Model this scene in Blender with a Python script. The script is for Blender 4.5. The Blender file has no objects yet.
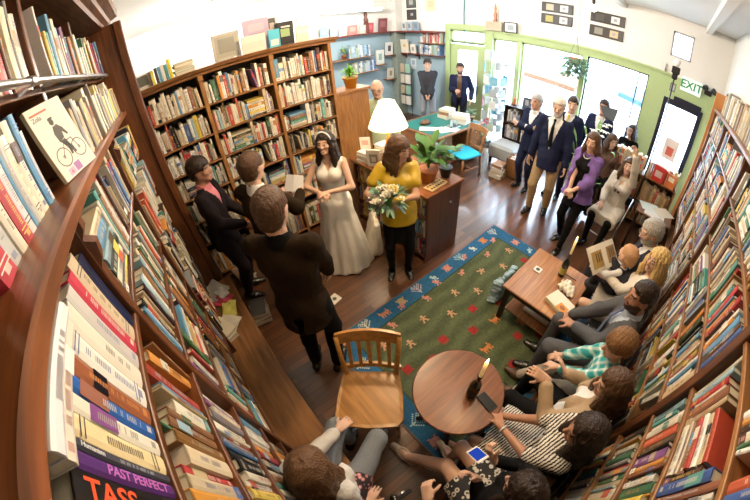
import bpy, bmesh, math, random
import numpy as np
from mathutils import Vector, Matrix
random.seed(7); np.random.seed(7)
SC = bpy.context.scene
COL = SC.collection
PI = math.pi
CAMZ = 2.6

# ------------------------------------------------------------------ materials
MATS = {}
def _nt(name):
    m = bpy.data.materials.new(name); m.use_nodes = True
    nt = m.node_tree; nt.nodes.clear()
    out = nt.nodes.new('ShaderNodeOutputMaterial'); b = nt.nodes.new('ShaderNodeBsdfPrincipled')
    nt.links.new(b.outputs[0], out.inputs[0])
    return m, nt, b
def mat(name, col, rough=.6, metal=0, noise=.12, nscale=12, bump=0, spec=.4, sheen=0, stretch=(1,1,1), emit=0, emitcol=None):
    """plain procedural material: colour broken up by a noise"""
    if name in MATS: return MATS[name]
    m, nt, b = _nt(name); N, L = nt.nodes, nt.links
    b.inputs['Roughness'].default_value = rough; b.inputs['Metallic'].default_value = metal
    b.inputs['Specular IOR Level'].default_value = spec
    if sheen: b.inputs['Sheen Weight'].default_value = sheen
    tc = N.new('ShaderNodeTexCoord'); mp = N.new('ShaderNodeMapping'); mp.inputs['Scale'].default_value = stretch
    L.new(tc.outputs['Object'], mp.inputs[0])
    no = N.new('ShaderNodeTexNoise'); no.inputs['Scale'].default_value = nscale; no.inputs['Detail'].default_value = 4
    L.new(mp.outputs[0], no.inputs['Vector'])
    mx = N.new('ShaderNodeMix'); mx.data_type = 'RGBA'
    c = Vector(col)
    mx.inputs['A'].default_value = (*(c*(1-noise)), 1); mx.inputs['B'].default_value = (*[min(1, v*(1+noise)) for v in c], 1)
    L.new(no.outputs[0], mx.inputs['Factor']); L.new(mx.outputs['Result'], b.inputs['Base Color'])
    if bump:
        bp = N.new('ShaderNodeBump'); bp.inputs['Strength'].default_value = bump; bp.inputs['Distance'].default_value = .01
        L.new(no.outputs[0], bp.inputs['Height']); L.new(bp.outputs[0], b.inputs['Normal'])
    if emit:
        b.inputs['Emission Color'].default_value = (*(emitcol or col), 1); b.inputs['Emission Strength'].default_value = emit
    MATS[name] = m
    return m
def wood(name, c1, c2, rough=.4, scale=6, axis=1, spec=.5):
    if name in MATS: return MATS[name]
    m, nt, b = _nt(name); N, L = nt.nodes, nt.links
    b.inputs['Roughness'].default_value = rough; b.inputs['Specular IOR Level'].default_value = spec
    tc = N.new('ShaderNodeTexCoord'); mp = N.new('ShaderNodeMapping')
    s = [9, 9, 9]; s[axis] = .8; mp.inputs['Scale'].default_value = s
    L.new(tc.outputs['Object'], mp.inputs[0])
    no = N.new('ShaderNodeTexNoise'); no.inputs['Scale'].default_value = scale; no.inputs['Detail'].default_value = 6; no.inputs['Distortion'].default_value = .6
    L.new(mp.outputs[0], no.inputs['Vector'])
    n2 = N.new('ShaderNodeTexNoise'); n2.inputs['Scale'].default_value = 1.2; L.new(tc.outputs['Object'], n2.inputs['Vector'])
    ad = N.new('ShaderNodeMath'); ad.operation = 'MULTIPLY_ADD'; ad.inputs[1].default_value = .5
    L.new(n2.outputs[0], ad.inputs[0]); 
    sb = N.new('ShaderNodeMath'); sb.operation = 'MULTIPLY'; sb.inputs[1].default_value = .75; L.new(no.outputs[0], sb.inputs[0]); L.new(sb.outputs[0], ad.inputs[2])
    cr = N.new('ShaderNodeValToRGB'); cr.color_ramp.elements[0].position = .42; cr.color_ramp.elements[1].position = .8
    cr.color_ramp.elements[0].color = (*c1, 1); cr.color_ramp.elements[1].color = (*c2, 1)
    L.new(ad.outputs[0], cr.inputs[0]); L.new(cr.outputs[0], b.inputs['Base Color'])
    MATS[name] = m
    return m
def vcol(name='painted_colour', rough=.55, spec=.4, grain=.1):
    """colour carried by the mesh (each thing's own colours), with a faint grain"""
    if name in MATS: return MATS[name]
    m, nt, b = _nt(name); N, L = nt.nodes, nt.links
    b.inputs['Roughness'].default_value = rough; b.inputs['Specular IOR Level'].default_value = spec
    at = N.new('ShaderNodeAttribute'); at.attribute_name = 'Col'
    no = N.new('ShaderNodeTexNoise'); no.inputs['Scale'].default_value = 60; no.inputs['Detail'].default_value = 3
    mr = N.new('ShaderNodeMapRange'); mr.inputs['To Min'].default_value = 1-grain; mr.inputs['To Max'].default_value = 1+grain
    L.new(no.outputs[0], mr.inputs[0])
    vm = N.new('ShaderNodeVectorMath'); vm.operation = 'SCALE'
    L.new(at.outputs['Color'], vm.inputs[0]); L.new(mr.outputs[0], vm.inputs['Scale']); L.new(vm.outputs[0], b.inputs['Base Color'])
    MATS[name] = m
    return m
def emis(name, col, strength):
    if name in MATS: return MATS[name]
    m = bpy.data.materials.new(name); m.use_nodes = True; nt = m.node_tree; nt.nodes.clear()
    o = nt.nodes.new('ShaderNodeOutputMaterial'); e = nt.nodes.new('ShaderNodeEmission')
    e.inputs[0].default_value = (*col, 1); e.inputs[1].default_value = strength
    nt.links.new(e.outputs[0], o.inputs[0]); MATS[name] = m
    return m
def glass(name, tint=(1, 1, 1), rough=0.02, mixf=.9):
    if name in MATS: return MATS[name]
    m = bpy.data.materials.new(name); m.use_nodes = True; nt = m.node_tree; nt.nodes.clear()
    o = nt.nodes.new('ShaderNodeOutputMaterial'); t = nt.nodes.new('ShaderNodeBsdfTransparent'); g = nt.nodes.new('ShaderNodeBsdfGlossy')
    x = nt.nodes.new('ShaderNodeMixShader'); x.inputs[0].default_value = 1-mixf
    t.inputs[0].default_value = (*tint, 1); g.inputs['Roughness'].default_value = rough
    nt.links.new(t.outputs[0], x.inputs[1]); nt.links.new(g.outputs[0], x.inputs[2]); nt.links.new(x.outputs[0], o.inputs[0]); MATS[name] = m
    return m

# ------------------------------------------------------------------ objects
def link(o, parent=None):
    COL.objects.link(o)
    if parent is not None:
        o.parent = parent
        o.matrix_parent_inverse = parent.matrix_basis.inverted()
    return o
def tag(o, label=None, cat=None, group=None, kind=None):
    if label: o['label'] = label
    if cat: o['category'] = cat
    if group: o['group'] = group
    if kind: o['kind'] = kind
    return o
def thing(name, loc, label, cat, group=None, rz=0):
    o = bpy.data.objects.new(name, None); COL.objects.link(o)
    o.empty_display_size = .1
    o.matrix_basis = Matrix.Translation(loc) @ Matrix.Rotation(rz, 4, 'Z')
    return tag(o, label, cat, group)
def mesh_obj(name, verts, faces, m, parent=None, cols=None, smooth=False, vcols=None, mis=None):
    me = bpy.data.meshes.new(name)
    me.from_pydata([tuple(v) for v in verts], [], faces) if not isinstance(verts, np.ndarray) else me.from_pydata(verts.tolist(), [], faces)
    ms = m if isinstance(m, (list, tuple)) else [m]
    for q in ms: me.materials.append(q)
    if mis is not None: me.polygons.foreach_set('material_index', mis)
    if cols is not None:
        a = me.color_attributes.new('Col', 'FLOAT_COLOR', 'CORNER')
        arr = np.concatenate([np.tile(np.array([*c[:3], 1.], dtype=np.float32), len(f)) for c, f in zip(cols, faces)])
        a.data.foreach_set('color', arr)
    if vcols is not None:
        a = me.color_attributes.new('Col', 'FLOAT_COLOR', 'POINT')
        arr = np.ones((len(verts), 4), dtype=np.float32); arr[:, :3] = vcols
        a.data.foreach_set('color', arr.ravel())
    if smooth: me.polygons.foreach_set('use_smooth', [True]*len(me.polygons))
    me.update()
    return link(bpy.data.objects.new(name, me), parent)

class MB:
    """gathers shapes into one mesh"""
    def __init__(s): s.v = []; s.f = []; s.c = []; s.M = Matrix.Identity(4); s.col = (.5, .5, .5)
    def add(s, vs, fs, col=None):
        n = len(s.v); s.v += [tuple(s.M @ Vector(v)) for v in vs]
        s.f += [tuple(i+n for i in f) for f in fs]; s.c += [col or s.col]*len(fs); return s
    def box(s, a, b, col=None):
        (x0, y0, z0), (x1, y1, z1) = [(min(p, q)) for p, q in zip(a, b)], [(max(p, q)) for p, q in zip(a, b)]
        return s.add([(x0,y0,z0),(x1,y0,z0),(x1,y1,z0),(x0,y1,z0),(x0,y0,z1),(x1,y0,z1),(x1,y1,z1),(x0,y1,z1)],
                     [(0,3,2,1),(4,5,6,7),(0,1,5,4),(1,2,6,5),(2,3,7,6),(3,0,4,7)], col)
    def bbox(s, a, b, r=.006, col=None):
        """box with chamfered edges"""
        lo = [min(p, q) for p, q in zip(a, b)]; hi = [max(p, q) for p, q in zip(a, b)]
        r = min(r, *[(h-l)*.45 for l, h in zip(lo, hi)])
        bm = bmesh.new(); bmesh.ops.create_cube(bm, size=1)
        for v in bm.verts: v.co = Vector([l if c < 0 else h for c, l, h in zip(v.co, lo, hi)])
        bmesh.ops.bevel(bm, geom=bm.edges[:], offset=r, segments=1, affect='EDGES')
        bm.verts.index_update()
        s.add([v.co[:] for v in bm.verts], [tuple(v.index for v in f.verts) for f in bm.faces], col); bm.free(); return s
    def ring(s, rings, col=None, cap=True, close=False):
        n = len(rings[0]); vs = [p for r in rings for p in r]; fs = []
        R = len(rings)
        for i in range(R if close else R-1):
            for j in range(n):
                a, b = i*n+j, i*n+(j+1) % n; c, d = ((i+1) % R)*n+(j+1) % n, ((i+1) % R)*n+j
                fs.append((a, b, c, d))
        if cap and not close: fs.append(tuple(range(n-1, -1, -1))); fs.append(tuple((R-1)*n+j for j in range(n)))
        return s.add(vs, fs, col)
    def tube(s, pts, r, n=8, col=None, cap=True):
        pts = [Vector(p) for p in pts]; rs = r if isinstance(r, (list, tuple)) else [r]*len(pts)
        rings = []; prev = None
        for i, p in enumerate(pts):
            t = (pts[min(i+1, len(pts)-1)]-pts[max(i-1, 0)]).normalized()
            if prev is None:
                u = t.orthogonal().normalized()
            else:
                u = (prev-t*prev.dot(t)).normalized()
            prev = u; w = t.cross(u)
            rings.append([tuple(p+(u*math.cos(2*PI*j/n)+w*math.sin(2*PI*j/n))*rs[i]) for j in range(n)])
        return s.ring(rings, col, cap)
    def lathe(s, prof, c=(0,0,0), n=16, col=None, cap=True):
        rings = [[(c[0]+r*math.cos(2*PI*j/n), c[1]+r*math.sin(2*PI*j/n), c[2]+z) for j in range(n)] for r, z in prof]
        return s.ring(rings, col, cap)
    def prism(s, outline, z0, z1, col=None):
        n = len(outline)
        return s.ring([[(x, y, z0) for x, y in outline], [(x, y, z1) for x, y in outline]], col)
    def quad(s, a, b, c, d, col=None): return s.add([a, b, c, d], [(0, 1, 2, 3)], col)
    def ball(s, c, r, n=10, col=None):
        r = r if isinstance(r, (list, tuple)) else (r, r, r)
        rings = []
        for i in range(1, n//2):
            a = PI*i/(n//2); rings.append([(c[0]+r[0]*math.sin(a)*math.cos(2*PI*j/n), c[1]+r[1]*math.sin(a)*math.sin(2*PI*j/n), c[2]-r[2]*math.cos(a)) for j in range(n)])
        return s.ring(rings, col)
    def build(s, name, m, parent=None, smooth=False, colors=False):
        o = mesh_obj(name, s.v, s.f, m, parent, s.c if colors else None, smooth)
        return o

def text_mesh(name, body, size, m, M, parent, extrude=.001, bold=False, align='CENTER'):
    cu = bpy.data.curves.new(name, 'FONT'); cu.body = body; cu.size = size; cu.extrude = extrude
    cu.align_x = align; cu.align_y = 'CENTER'
    if bold: cu.offset = size*.02
    o = bpy.data.objects.new(name, cu); COL.objects.link(o)
    bpy.context.view_layer.update()
    dg = bpy.context.evaluated_depsgraph_get()
    me = bpy.data.meshes.new_from_object(o.evaluated_get(dg)); me.transform(M)
    me.materials.clear(); me.materials.append(m)
    bpy.data.objects.remove(o)
    return link(bpy.data.objects.new(name, me), parent)

# ------------------------------------------------------------------ camera
RROWS = ((0.77770338, 0.46174842, -0.42657455), (-0.62423068, 0.48709473, -0.61079848), (-0.07425302, 0.74130096, 0.66705275))
FPX, FC = 306.3, .25
def make_camera():
    c = bpy.data.cameras.new('camera'); o = bpy.data.objects.new('camera', c); COL.objects.link(o)
    c.type = 'PANO'; c.sensor_width = 36; c.sensor_height = 24; c.sensor_fit = 'HORIZONTAL'; c.clip_start = .01; c.clip_end = 200
    y = c if hasattr(c, 'panorama_type') else c.cycles
    y.panorama_type = 'FISHEYE_LENS_POLYNOMIAL'; y.fisheye_fov = math.radians(240); y.fisheye_polynomial_k0 = 0
    for i, k in enumerate((0.06800373504020036, 5.502754101204997e-06, -7.360035733586698e-06, 4.907709393807872e-08)):
        setattr(y, f'fisheye_polynomial_k{i+1}', -k)
    o.matrix_world = Matrix.Translation((0, 0, CAMZ)) @ Matrix([[*r, 0] for r in RROWS]+[[0, 0, 0, 1]])
    SC.camera = o
_R = np.array(RROWS)
def proj(p):
    v = _R.T @ (np.array(p, float)-np.array([0, 0, CAMZ])); n = np.linalg.norm(v)
    th = math.acos(max(-1, min(1, -v[2]/n))); r = FPX*math.tan(FC*th)/FC; s = math.hypot(v[0], v[1])+1e-9
    return 375+r*v[0]/s, 250-r*v[1]/s
def inframe(p, m=8):
    x, y = proj(p); return -m < x < 750+m and -m < y < 500+m
# ------------------------------------------------------------------ figures (distance-field modelling)
class Vox:
    def __init__(s, lo, hi, h):
        s.h = h; s.lo = np.array(lo, float); n = np.ceil((np.array(hi)-s.lo)/h).astype(int)+1
        s.n = n; s.f = np.full(n, .5, dtype=np.float32)
        s.ax = [s.lo[i]+h*np.arange(n[i]) for i in range(3)]
    def win(s, lo, hi):
        sl = []
        for i in range(3):
            a = int(max(0, math.floor((lo[i]-s.lo[i])/s.h))); b = int(min(s.n[i], math.ceil((hi[i]-s.lo[i])/s.h)+1))
            if b <= a: return None
            sl.append(slice(a, b))
        P = np.stack(np.meshgrid(*[s.ax[i][sl[i]] for i in range(3)], indexing='ij'), -1)
        return tuple(sl), P
    def _put(s, w, d, k, op):
        f = s.f[w]
        if op == 'add':
            if k > 0:
                h = np.clip(.5+.5*(f-d)/k, 0, 1); s.f[w] = f*(1-h)+d*h-k*h*(1-h)
            else: s.f[w] = np.minimum(f, d)
        elif op == 'sub': s.f[w] = np.maximum(f, -d)
    def cone(s, a, b, ra, rb, k=.02, flat=None, op='add'):
        """tapered limb from a to b; flat=(direction, factor) thins it along a direction"""
        a = np.array(a, float); b = np.array(b, float); R = max(ra, rb)+k+2*s.h
        w = s.win(np.minimum(a, b)-R, np.maximum(a, b)+R)
        if w is None: return
        sl, P = w; ab = b-a; L2 = ab@ab+1e-12
        q = P-a; t = np.clip((q@ab)/L2, 0, 1); q = q-t[..., None]*ab
        if flat is not None:
            n = np.array(flat[0], float); n /= np.linalg.norm(n); c = q@n
            q = q+(c*(1/flat[1]-1))[..., None]*n
        d = np.sqrt((q*q).sum(-1))-(ra+(rb-ra)*t)
        s._put(sl, d.astype(np.float32), k, op)
    def ell(s, c, rad, R=None, k=.02, op='add'):
        c = np.array(c, float); rad = np.array(rad, float); m = rad.max()+k+2*s.h
        w = s.win(c-m, c+m)
        if w is None: return
        sl, P = w; q = P-c
        if R is not None: q = q@R
        u = q/rad; l = np.sqrt((u*u).sum(-1))+1e-9; g = np.sqrt(((u/rad)**2).sum(-1))+1e-9
        d = l*(l-1)/g
        s._put(sl, d.astype(np.float32), k, op)
    def box(s, c, half, R, op='sub', rnd=.01):
        c = np.array(c, float); m = np.linalg.norm(half)+.05
        w = s.win(c-m, c+m)
        if w is None: return
        sl, P = w; q = np.abs((P-c)@R)-np.array(half)+rnd
        d = np.sqrt((np.maximum(q, 0)**2).sum(-1))+np.minimum(q.max(-1), 0)-rnd
        s._put(sl, d.astype(np.float32), 0, op)
    def half(s, c, n):
        """cut away what lies on the side n points to"""
        n = np.array(n, float); n /= np.linalg.norm(n)
        P = np.stack(np.meshgrid(*s.ax, indexing='ij'), -1)
        s.f = np.maximum(s.f, ((P-np.array(c))@n).astype(np.float32))
    def wrinkle(s, amp, fr=30, seed=0):
        r = np.random.RandomState(seed); X, Y, Z = np.meshgrid(*s.ax, indexing='ij', sparse=True)
        w = 0
        for i in range(4):
            k = r.normal(size=3)*fr*(1+.5*i); k[2] *= .6
            w = w+np.sin(X*k[0]+Y*k[1]+Z*k[2]+r.rand()*6)
        s.f += (w*amp*.4).astype(np.float32)
    def mesh(s):
        f = s.f; S = f < 0; nx, ny, nz = f.shape
        o = [(i, j, k) for i in (0, 1) for j in (0, 1) for k in (0, 1)]
        sub = lambda A, t: A[t[0]:nx-1+t[0], t[1]:ny-1+t[1], t[2]:nz-1+t[2]]
        cnt = sum(sub(S, t).astype(np.int8) for t in o); act = (cnt > 0) & (cnt < 8)
        I = np.argwhere(act); idx = np.full(act.shape, -1, dtype=np.int64); idx[act] = np.arange(len(I))
        acc = np.zeros((len(I), 3)); num = np.zeros(len(I))
        C = {t: f[I[:, 0]+t[0], I[:, 1]+t[1], I[:, 2]+t[2]] for t in o}
        for t in o:
            for a in range(3):
                if t[a]: continue
                u = list(t); u[a] = 1; u = tuple(u); A, B = C[t], C[u]; x = (A < 0) != (B < 0)
                p = np.tile(np.array(t, float), (len(I), 1)); dn = np.where(x, A-B, 1); p[:, a] = np.where(x, A/dn, 0)
                acc[x] += p[x]; num[x] += 1
        V = s.lo+s.h*(I+acc/np.maximum(num, 1)[:, None])
        F = []
        for a in range(3):
            b, c = (a+1) % 3, (a+2) % 3
            sl0 = [slice(1, -1)]*3; sl0[a] = slice(0, -1); sl1 = list(sl0); sl1[a] = slice(1, None)
            A, B = S[tuple(sl0)], S[tuple(sl1)]
            for flip, M in ((False, A & ~B), (True, ~A & B)):
                e = np.argwhere(M)
                if not len(e): continue
                off = np.ones(3, int); off[a] = 0; e = e+off
                def cell(db, dc):
                    q = e.copy(); q[:, b] += db; q[:, c] += dc; return idx[q[:, 0], q[:, 1], q[:, 2]]
                Q = np.stack([cell(-1, -1), cell(0, -1), cell(0, 0), cell(-1, 0)], 1)
                if flip: Q = Q[:, ::-1]
                F.append(Q)
        F = np.concatenate(F) if F else np.zeros((0, 4), int)
        return V, F[(F >= 0).all(1)]

def nrm(v): v = np.array(v, float); return v/(np.linalg.norm(v)+1e-12)
def ik(a, t, l1, l2, hint):
    a, t = np.array(a, float), np.array(t, float); d = t-a; D = np.linalg.norm(d); u = d/(D+1e-9)
    D = min(D, (l1+l2)*.999); t = a+u*D
    x = (l1*l1-l2*l2+D*D)/(2*D); y = math.sqrt(max(0, l1*l1-x*x))
    h = np.array(hint, float); h = h-u*(h@u); return a+u*x+nrm(h)*y, t
def rotm(axis, ang):
    return np.array(Matrix.Rotation(ang, 3, Vector(axis)))

def hand(W, D, N, side, curl=.35, sc=1., h=.0055, spread=1.):
    """a hand: palm, four fingers and a thumb. W wrist, D pointing, N palm normal, side +1 when the thumb lies on D x N"""
    D = nrm(D); N = nrm(N-D*(N@D)); S = np.cross(D, N)*side
    W = np.array(W, float); m = .2*sc
    v = Vox(W+D*.08*sc-m*.75, W+D*.08*sc+m*.75, h)
    P = lambda d, s_, n_=0: W+D*d*sc+S*s_*sc+N*n_*sc
    for q, r in ((-.027, .0165), (-.009, .0175), (.009, .0175), (.026, .0165)):
        v.cone(P(.012, q*.62), P(.085, q), r*sc, .0135*sc, .012, (N, .8))
    v.cone(P(-.02, 0), P(.02, 0), .027*sc, .026*sc, .01, (N, .75))
    v.cone(P(.02, .022, .006), P(.055, .034, .01), .02*sc, .014*sc, .01)
    for q, L, c in ((.029, .07, 0), (.0095, .079, .05), (-.0105, .073, .1), (-.029, .058, .16)):
        a = P(.088, q); d = nrm(D+S*q*3.2*spread); ax = np.cross(d, N); an = 0
        for i, fr in enumerate((.46, .3, .24)):
            an += (curl+c)*(.75 if i == 0 else 1.0); dd = d*math.cos(an)+N*math.sin(an)
            b = a+dd*L*fr*sc; v.cone(a, b, (.0093-.0008*i)*sc, (.0086-.001*i)*sc, .004); a = b
    a = P(.04, .036, .008); d = nrm(D*.62+S*.72+N*.3)
    for i, l in enumerate((.036, .03)):
        b = a+d*l*sc; v.cone(a, b, (.0118-.001*i)*sc, (.0105-.0015*i)*sc, .005); a = b; d = nrm(d+D*.45+N*.25*curl*2)
    return v.mesh()

class Fig:
    """a posed person. Local frame: x right, y forward, z up; joints are computed from a few targets."""
    def __init__(s, loc, face, h=1.75, fem=False, lean=0, side=0, seat=None, look=(0, 0, 0), lh=None, rh=None, lf=None, rf=None,
                 le=None, re=None, lk=None, rk=None, twist=0, vox=.012, hipz=None, fat=1., knees=0, child=False):
        s.h = h; k = s.k = h/1.75; s.fem = fem; s.vox = vox; s.fat = fat; s.child = child
        f = nrm([*face, 0]); s.R = np.stack([np.array([f[1], -f[0], 0]), f, np.array([0, 0, 1.])], 1); s.loc = np.array([loc[0], loc[1], loc[2] if len(loc) > 2 else 0.])
        pz = (seat+.095*k if seat is not None else (hipz or .93*k)) ; s.pel = np.array([0, 0, pz])
        up = nrm([math.sin(side), math.sin(lean), math.cos(lean)*math.cos(side)])
        s.up = up
        rt = nrm(rotm((0, 0, 1), twist) @ np.array([1., 0, 0])); s.fw = nrm(np.cross(up, rt)); s.rt = nrm(np.cross(s.fw, up))
        s.chest = s.pel+up*.36*k; s.shm = s.pel+up*.475*k; s.nb = s.pel+up*.535*k
        sw = (.148 if fem else .17)*k*(.85 if child else 1)*(1+(fat-1)*.3)
        s.sw = sw
        s.sh = {1: s.shm+s.rt*sw, -1: s.shm-s.rt*sw}
        # head
        yaw, pit, rol = look
        Rh = np.stack([s.rt, nrm(np.cross([0, 0, 1.], s.rt)), np.array([0, 0, 1.])], 1); Rh[:, 2] = nrm(np.cross(Rh[:, 0], Rh[:, 1]))
        s.Rh = Rh @ rotm((0, 0, 1), yaw) @ rotm((1, 0, 0), pit) @ rotm((0, 1, 0), rol)
        s.hs = (1.0 if not child else 1.0)*(k if not child else (.82+.18*k)) * (.95 if fem else 1.)
        s.hc = s.nb+up*.05*k+s.Rh @ np.array([0, .015, .115])*s.hs
        # arms
        ua, fa = .29*k, .255*k; s.el, s.wr = {}, {}
        rest = {1: (.26*k, .06*k, pz-.06*k), -1: (-.26*k, .06*k, pz-.06*k)}
        for sd, t, e in ((1, rh, re), (-1, lh, le)):
            t = rest[sd] if t is None else t
            e = (.6*sd, -1, -.35) if e is None else e
            s.el[sd], s.wr[sd] = ik(s.sh[sd], t, ua, fa, e)
        s.hip = {1: s.pel+np.array([.092*k, 0, -.02*k]), -1: s.pel+np.array([-.092*k, 0, -.02*k])}
        tl, sl_ = .43*k, .42*k; s.kn, s.an = {}, {}
        for sd, t, e in ((1, rf, rk), (-1, lf, lk)):
            if t is None: t = (.1*sd*k, 0, .085*k) if seat is None else (.11*sd*k, .44*k, .085*k)
            e = (.15*sd, 1, .25) if e is None else e
            s.kn[sd], s.an[sd] = ik(s.hip[sd], t, tl, sl_, e)
        s.obj = None; s.seed = int(abs(loc[0]*37+loc[1]*91)*10) % 999
    # -- helpers
    def grid(s, pts, pad=.2):
        P = np.array(pts); return Vox(P.min(0)-pad, P.max(0)+pad, s.vox)
    def W(s, V): return V @ s.R.T + s.loc
    def wp(s, p): return s.R @ np.array(p, float)+s.loc
    def put(s, name, vf, m, vcols=None):
        V, F = vf
        o = mesh_obj(name, s.W(V), F.tolist(), m, s.obj, None, True, vcols)
        return o
    def torso(s, v, g=0., hem=None, arms=0., armg=None, neck=True, bust=True):
        """torso (and arms down to the fraction given) grown by g"""
        k, fe = s.k, s.fem; R = np.stack([s.rt, s.fw, s.up], 1); U, F_, X = s.up, s.fw, s.rt; ft = s.fat
        v.ell(s.pel+np.array([0, -.005, .0])*k, np.array([.158 if fe else .15, .112*ft, .12])*k+g, None, .05)
        v.ell(s.pel+U*.17*k+F_*.01*k*ft, np.array([.125 if fe else .138*ft, .092*ft, .15])*k+g, R, .06)
        v.ell(s.pel+U*.35*k, np.array([.15 if fe else .17, .105*(.95 if fe else 1), .155])*k+g, R, .06)
        if s.child: pass
        for sd in (1, -1):
            v.cone(s.pel+U*.43*k, s.sh[sd]-U*.012*k-X*sd*.015*k, .066*k+g*.7, .05*k+g*.7, .03, (F_, .9))
            v.cone(s.nb-U*.02*k, s.sh[sd]-U*.004*k-X*sd*.03*k, .05*k+g*.5, .036*k+g*.6, .03)
            if fe and bust: v.ell(s.pel+U*.35*k+F_*.085*k+X*sd*.068*k, np.array([.06, .05, .06])*k+g, R, .04)
            if arms > 0:
                ag = g if armg is None else armg
                f = 1. if not fe else .86
                a, e, w = s.sh[sd], s.el[sd], s.wr[sd]
                if arms < .5:
                    v.cone(a, a+(e-a)*arms*2, .05*k*f+ag*.8, (.05-.009*arms*2)*k*f+ag*1.3, .02)
                else:
                    v.cone(a, e, .049*k*f+ag*.8, .041*k*f+ag, .02)
                    t = (arms-.5)*2; v.cone(e, e+(w-e)*t, .041*k*f+ag, (.041-.014*t)*k*f+ag, .02)
    def legs(s, v, g=0., to=1., gk=None):
        k = s.k; f = 1. if not s.fem else .97
        gk = g if gk is None else gk
        for sd in (1, -1):
            h, n, a = s.hip[sd], s.kn[sd], s.an[sd]
            v.cone(h, n, .088*k*f+g, .056*k*f+g, .03)
            t = (to-.5)*2
            if t > 0:
                v.cone(n, n+(a-n)*t, .056*k*f+g, (.056-.018*t)*k*f+gk, .02)
                if t > .6: v.cone(n+(a-n)*.12-nrm(np.cross(a-n, np.cross([0, 1., .2], a-n)))*.015*k, n+(a-n)*.4-nrm(np.cross(a-n, np.cross([0, 1., .2], a-n)))*.02*k, .042*k+g, .04*k+g, .03)
    def head(s, v):
        H = lambda x, y, z: s.hc+s.Rh @ (np.array([x, y, z])*s.hs); q = s.hs; R = s.Rh; fe = s.fem or s.child
        v.ell(H(0, -.014, .026), np.array([.075, .096, .088])*q, R, .02)
        v.ell(H(0, .022, -.03), np.array([.06, .072, .083])*q, R, .03)
        for sd in (1, -1):
            v.cone(H(.045*sd, .0, -.05), H(.014*sd, .07, -.092), .026*q, (.02 if fe else .024)*q, .025)
            v.ell(H(.038*sd, .066, -.025), np.array([.024, .022, .022])*q, R, .02)
            v.ell(H(.076*sd, -.004, -.008), np.array([.011, .026, .033])*q, R, .008)
        v.ell(H(0, .082, -.094), np.array([.022, .017, .016])*q, R, .018)
        v.cone(H(-.038, .076, .024), H(.038, .076, .024), .013*q, .013*q, .015)
        v.cone(H(0, .088, .014), H(0, .112, -.026), .0085*q, .0135*q, .012)
        for sd in (1, -1):
            v.ell(H(.012*sd, .1, -.03), np.array([.01, .011, .009])*q, R, .006)
            v.ell(H(.031*sd, .101, .004), np.array([.017, .014, .0105])*q, R, 0, 'sub')
            v.ell(H(.031*sd, .08, .003), np.array([.0155, .0145, .0135])*q, R, .003)
        v.ell(H(0, .092, -.056), np.array([.024, .012, .007])*q, R, .006)
        v.ell(H(0, .09, -.067), np.array([.02, .012, .0075])*q, R, .006)
        v.cone(s.nb-s.up*.06*s.k, H(0, -.02, -.07), (.052 if fe else .06)*s.k, (.046 if fe else .056)*s.k, .03)
    def headcol(s, V, skin, lips=(.42, .13, .11), brow=(.06, .035, .02), beard=None, smile=False):
        Q = (V-s.hc) @ s.Rh / s.hs; c = np.tile(np.array(skin), (len(V), 1))
        x, y, z = np.abs(Q[:, 0]), Q[:, 1], Q[:, 2]; near = (np.linalg.norm(Q, axis=1) < .2)
        if beard is not None:
            b = near & (y > .0) & (z < -.03-.25*np.maximum(0, .0)) & (z > -.14) & ~((x < .02) & (z > -.045)) & (x+z*.0 < .09) & ~((z > -.045) & (y > .03) & (x < .045) & (x > .02))
            c[b] = beard
        e = near & (((x-.031)/.015)**2+((z-.003)/.007)**2 < 1) & (y > .05); c[e] = (.5, .45, .42)
        e = near & (((x-.031)/.0085)**2+((z-.003)/.0075)**2 < 1) & (y > .05); c[e] = (.03, .018, .012)
        e = near & (x > .012) & (x < .052) & (np.abs(z-.026-.004*np.sin((x-.012)*60)) < .0055) & (y > .05); c[e] = brow
        l = near & ((x/.027)**2+((z+.061)/.0125)**2 < 1) & (y > .07); c[l] = lips
        if smile:
            l = near & ((x/.021)**2+((z+.0605-.05*x*x/.02)/.005)**2 < 1) & (y > .07); c[l] = (.8, .77, .7)
        return c
    def body(s, name, skin, label, lips=(.5, .2, .17), brow=(.06, .035, .02), beard=None, smile=False, curl=(.35, .35), pn=None, hd=None, hh=None, legs=True, rough=.5, barelegs=False, group=None):
        """the skin: one mesh (head, trunk, limbs, hands, feet)"""
        s.obj = None
        pts = [s.pel, s.hc+[0, 0, .08], s.hc, *s.el.values(), *s.wr.values(), *s.sh.values()]
        if legs: pts += [*s.kn.values(), *s.an.values()]
        v = s.grid(pts, .15)
        if legs and barelegs: v = s.grid(pts+[s.an[1]+[0, .12, -.02], s.an[-1]+[0, .12, -.02]], .15)
        s.torso(v, -.012, arms=1., armg=0 if not s.child else .002)
        if legs: s.legs(v, 0 if barelegs else -.008)
        if legs and barelegs:
            for sd in (1, -1):
                a = s.an[sd]; d = s.toe(sd); v.cone(a-[0, 0, .045*s.k]-d*.03*s.k, a-[0, 0, .05*s.k]+d*.14*s.k, .034*s.k, .026*s.k, .02)
        V, F = v.mesh()
        # the head on a finer grid, joined under the chin
        vh = Vox(s.hc-.19, s.hc+.17, s.hh(hh)); s.head(vh)
        Vh, Fh = vh.mesh()
        VV, FF = [V, Vh], [F, Fh+len(V)]; n = len(V)+len(Vh)
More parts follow.
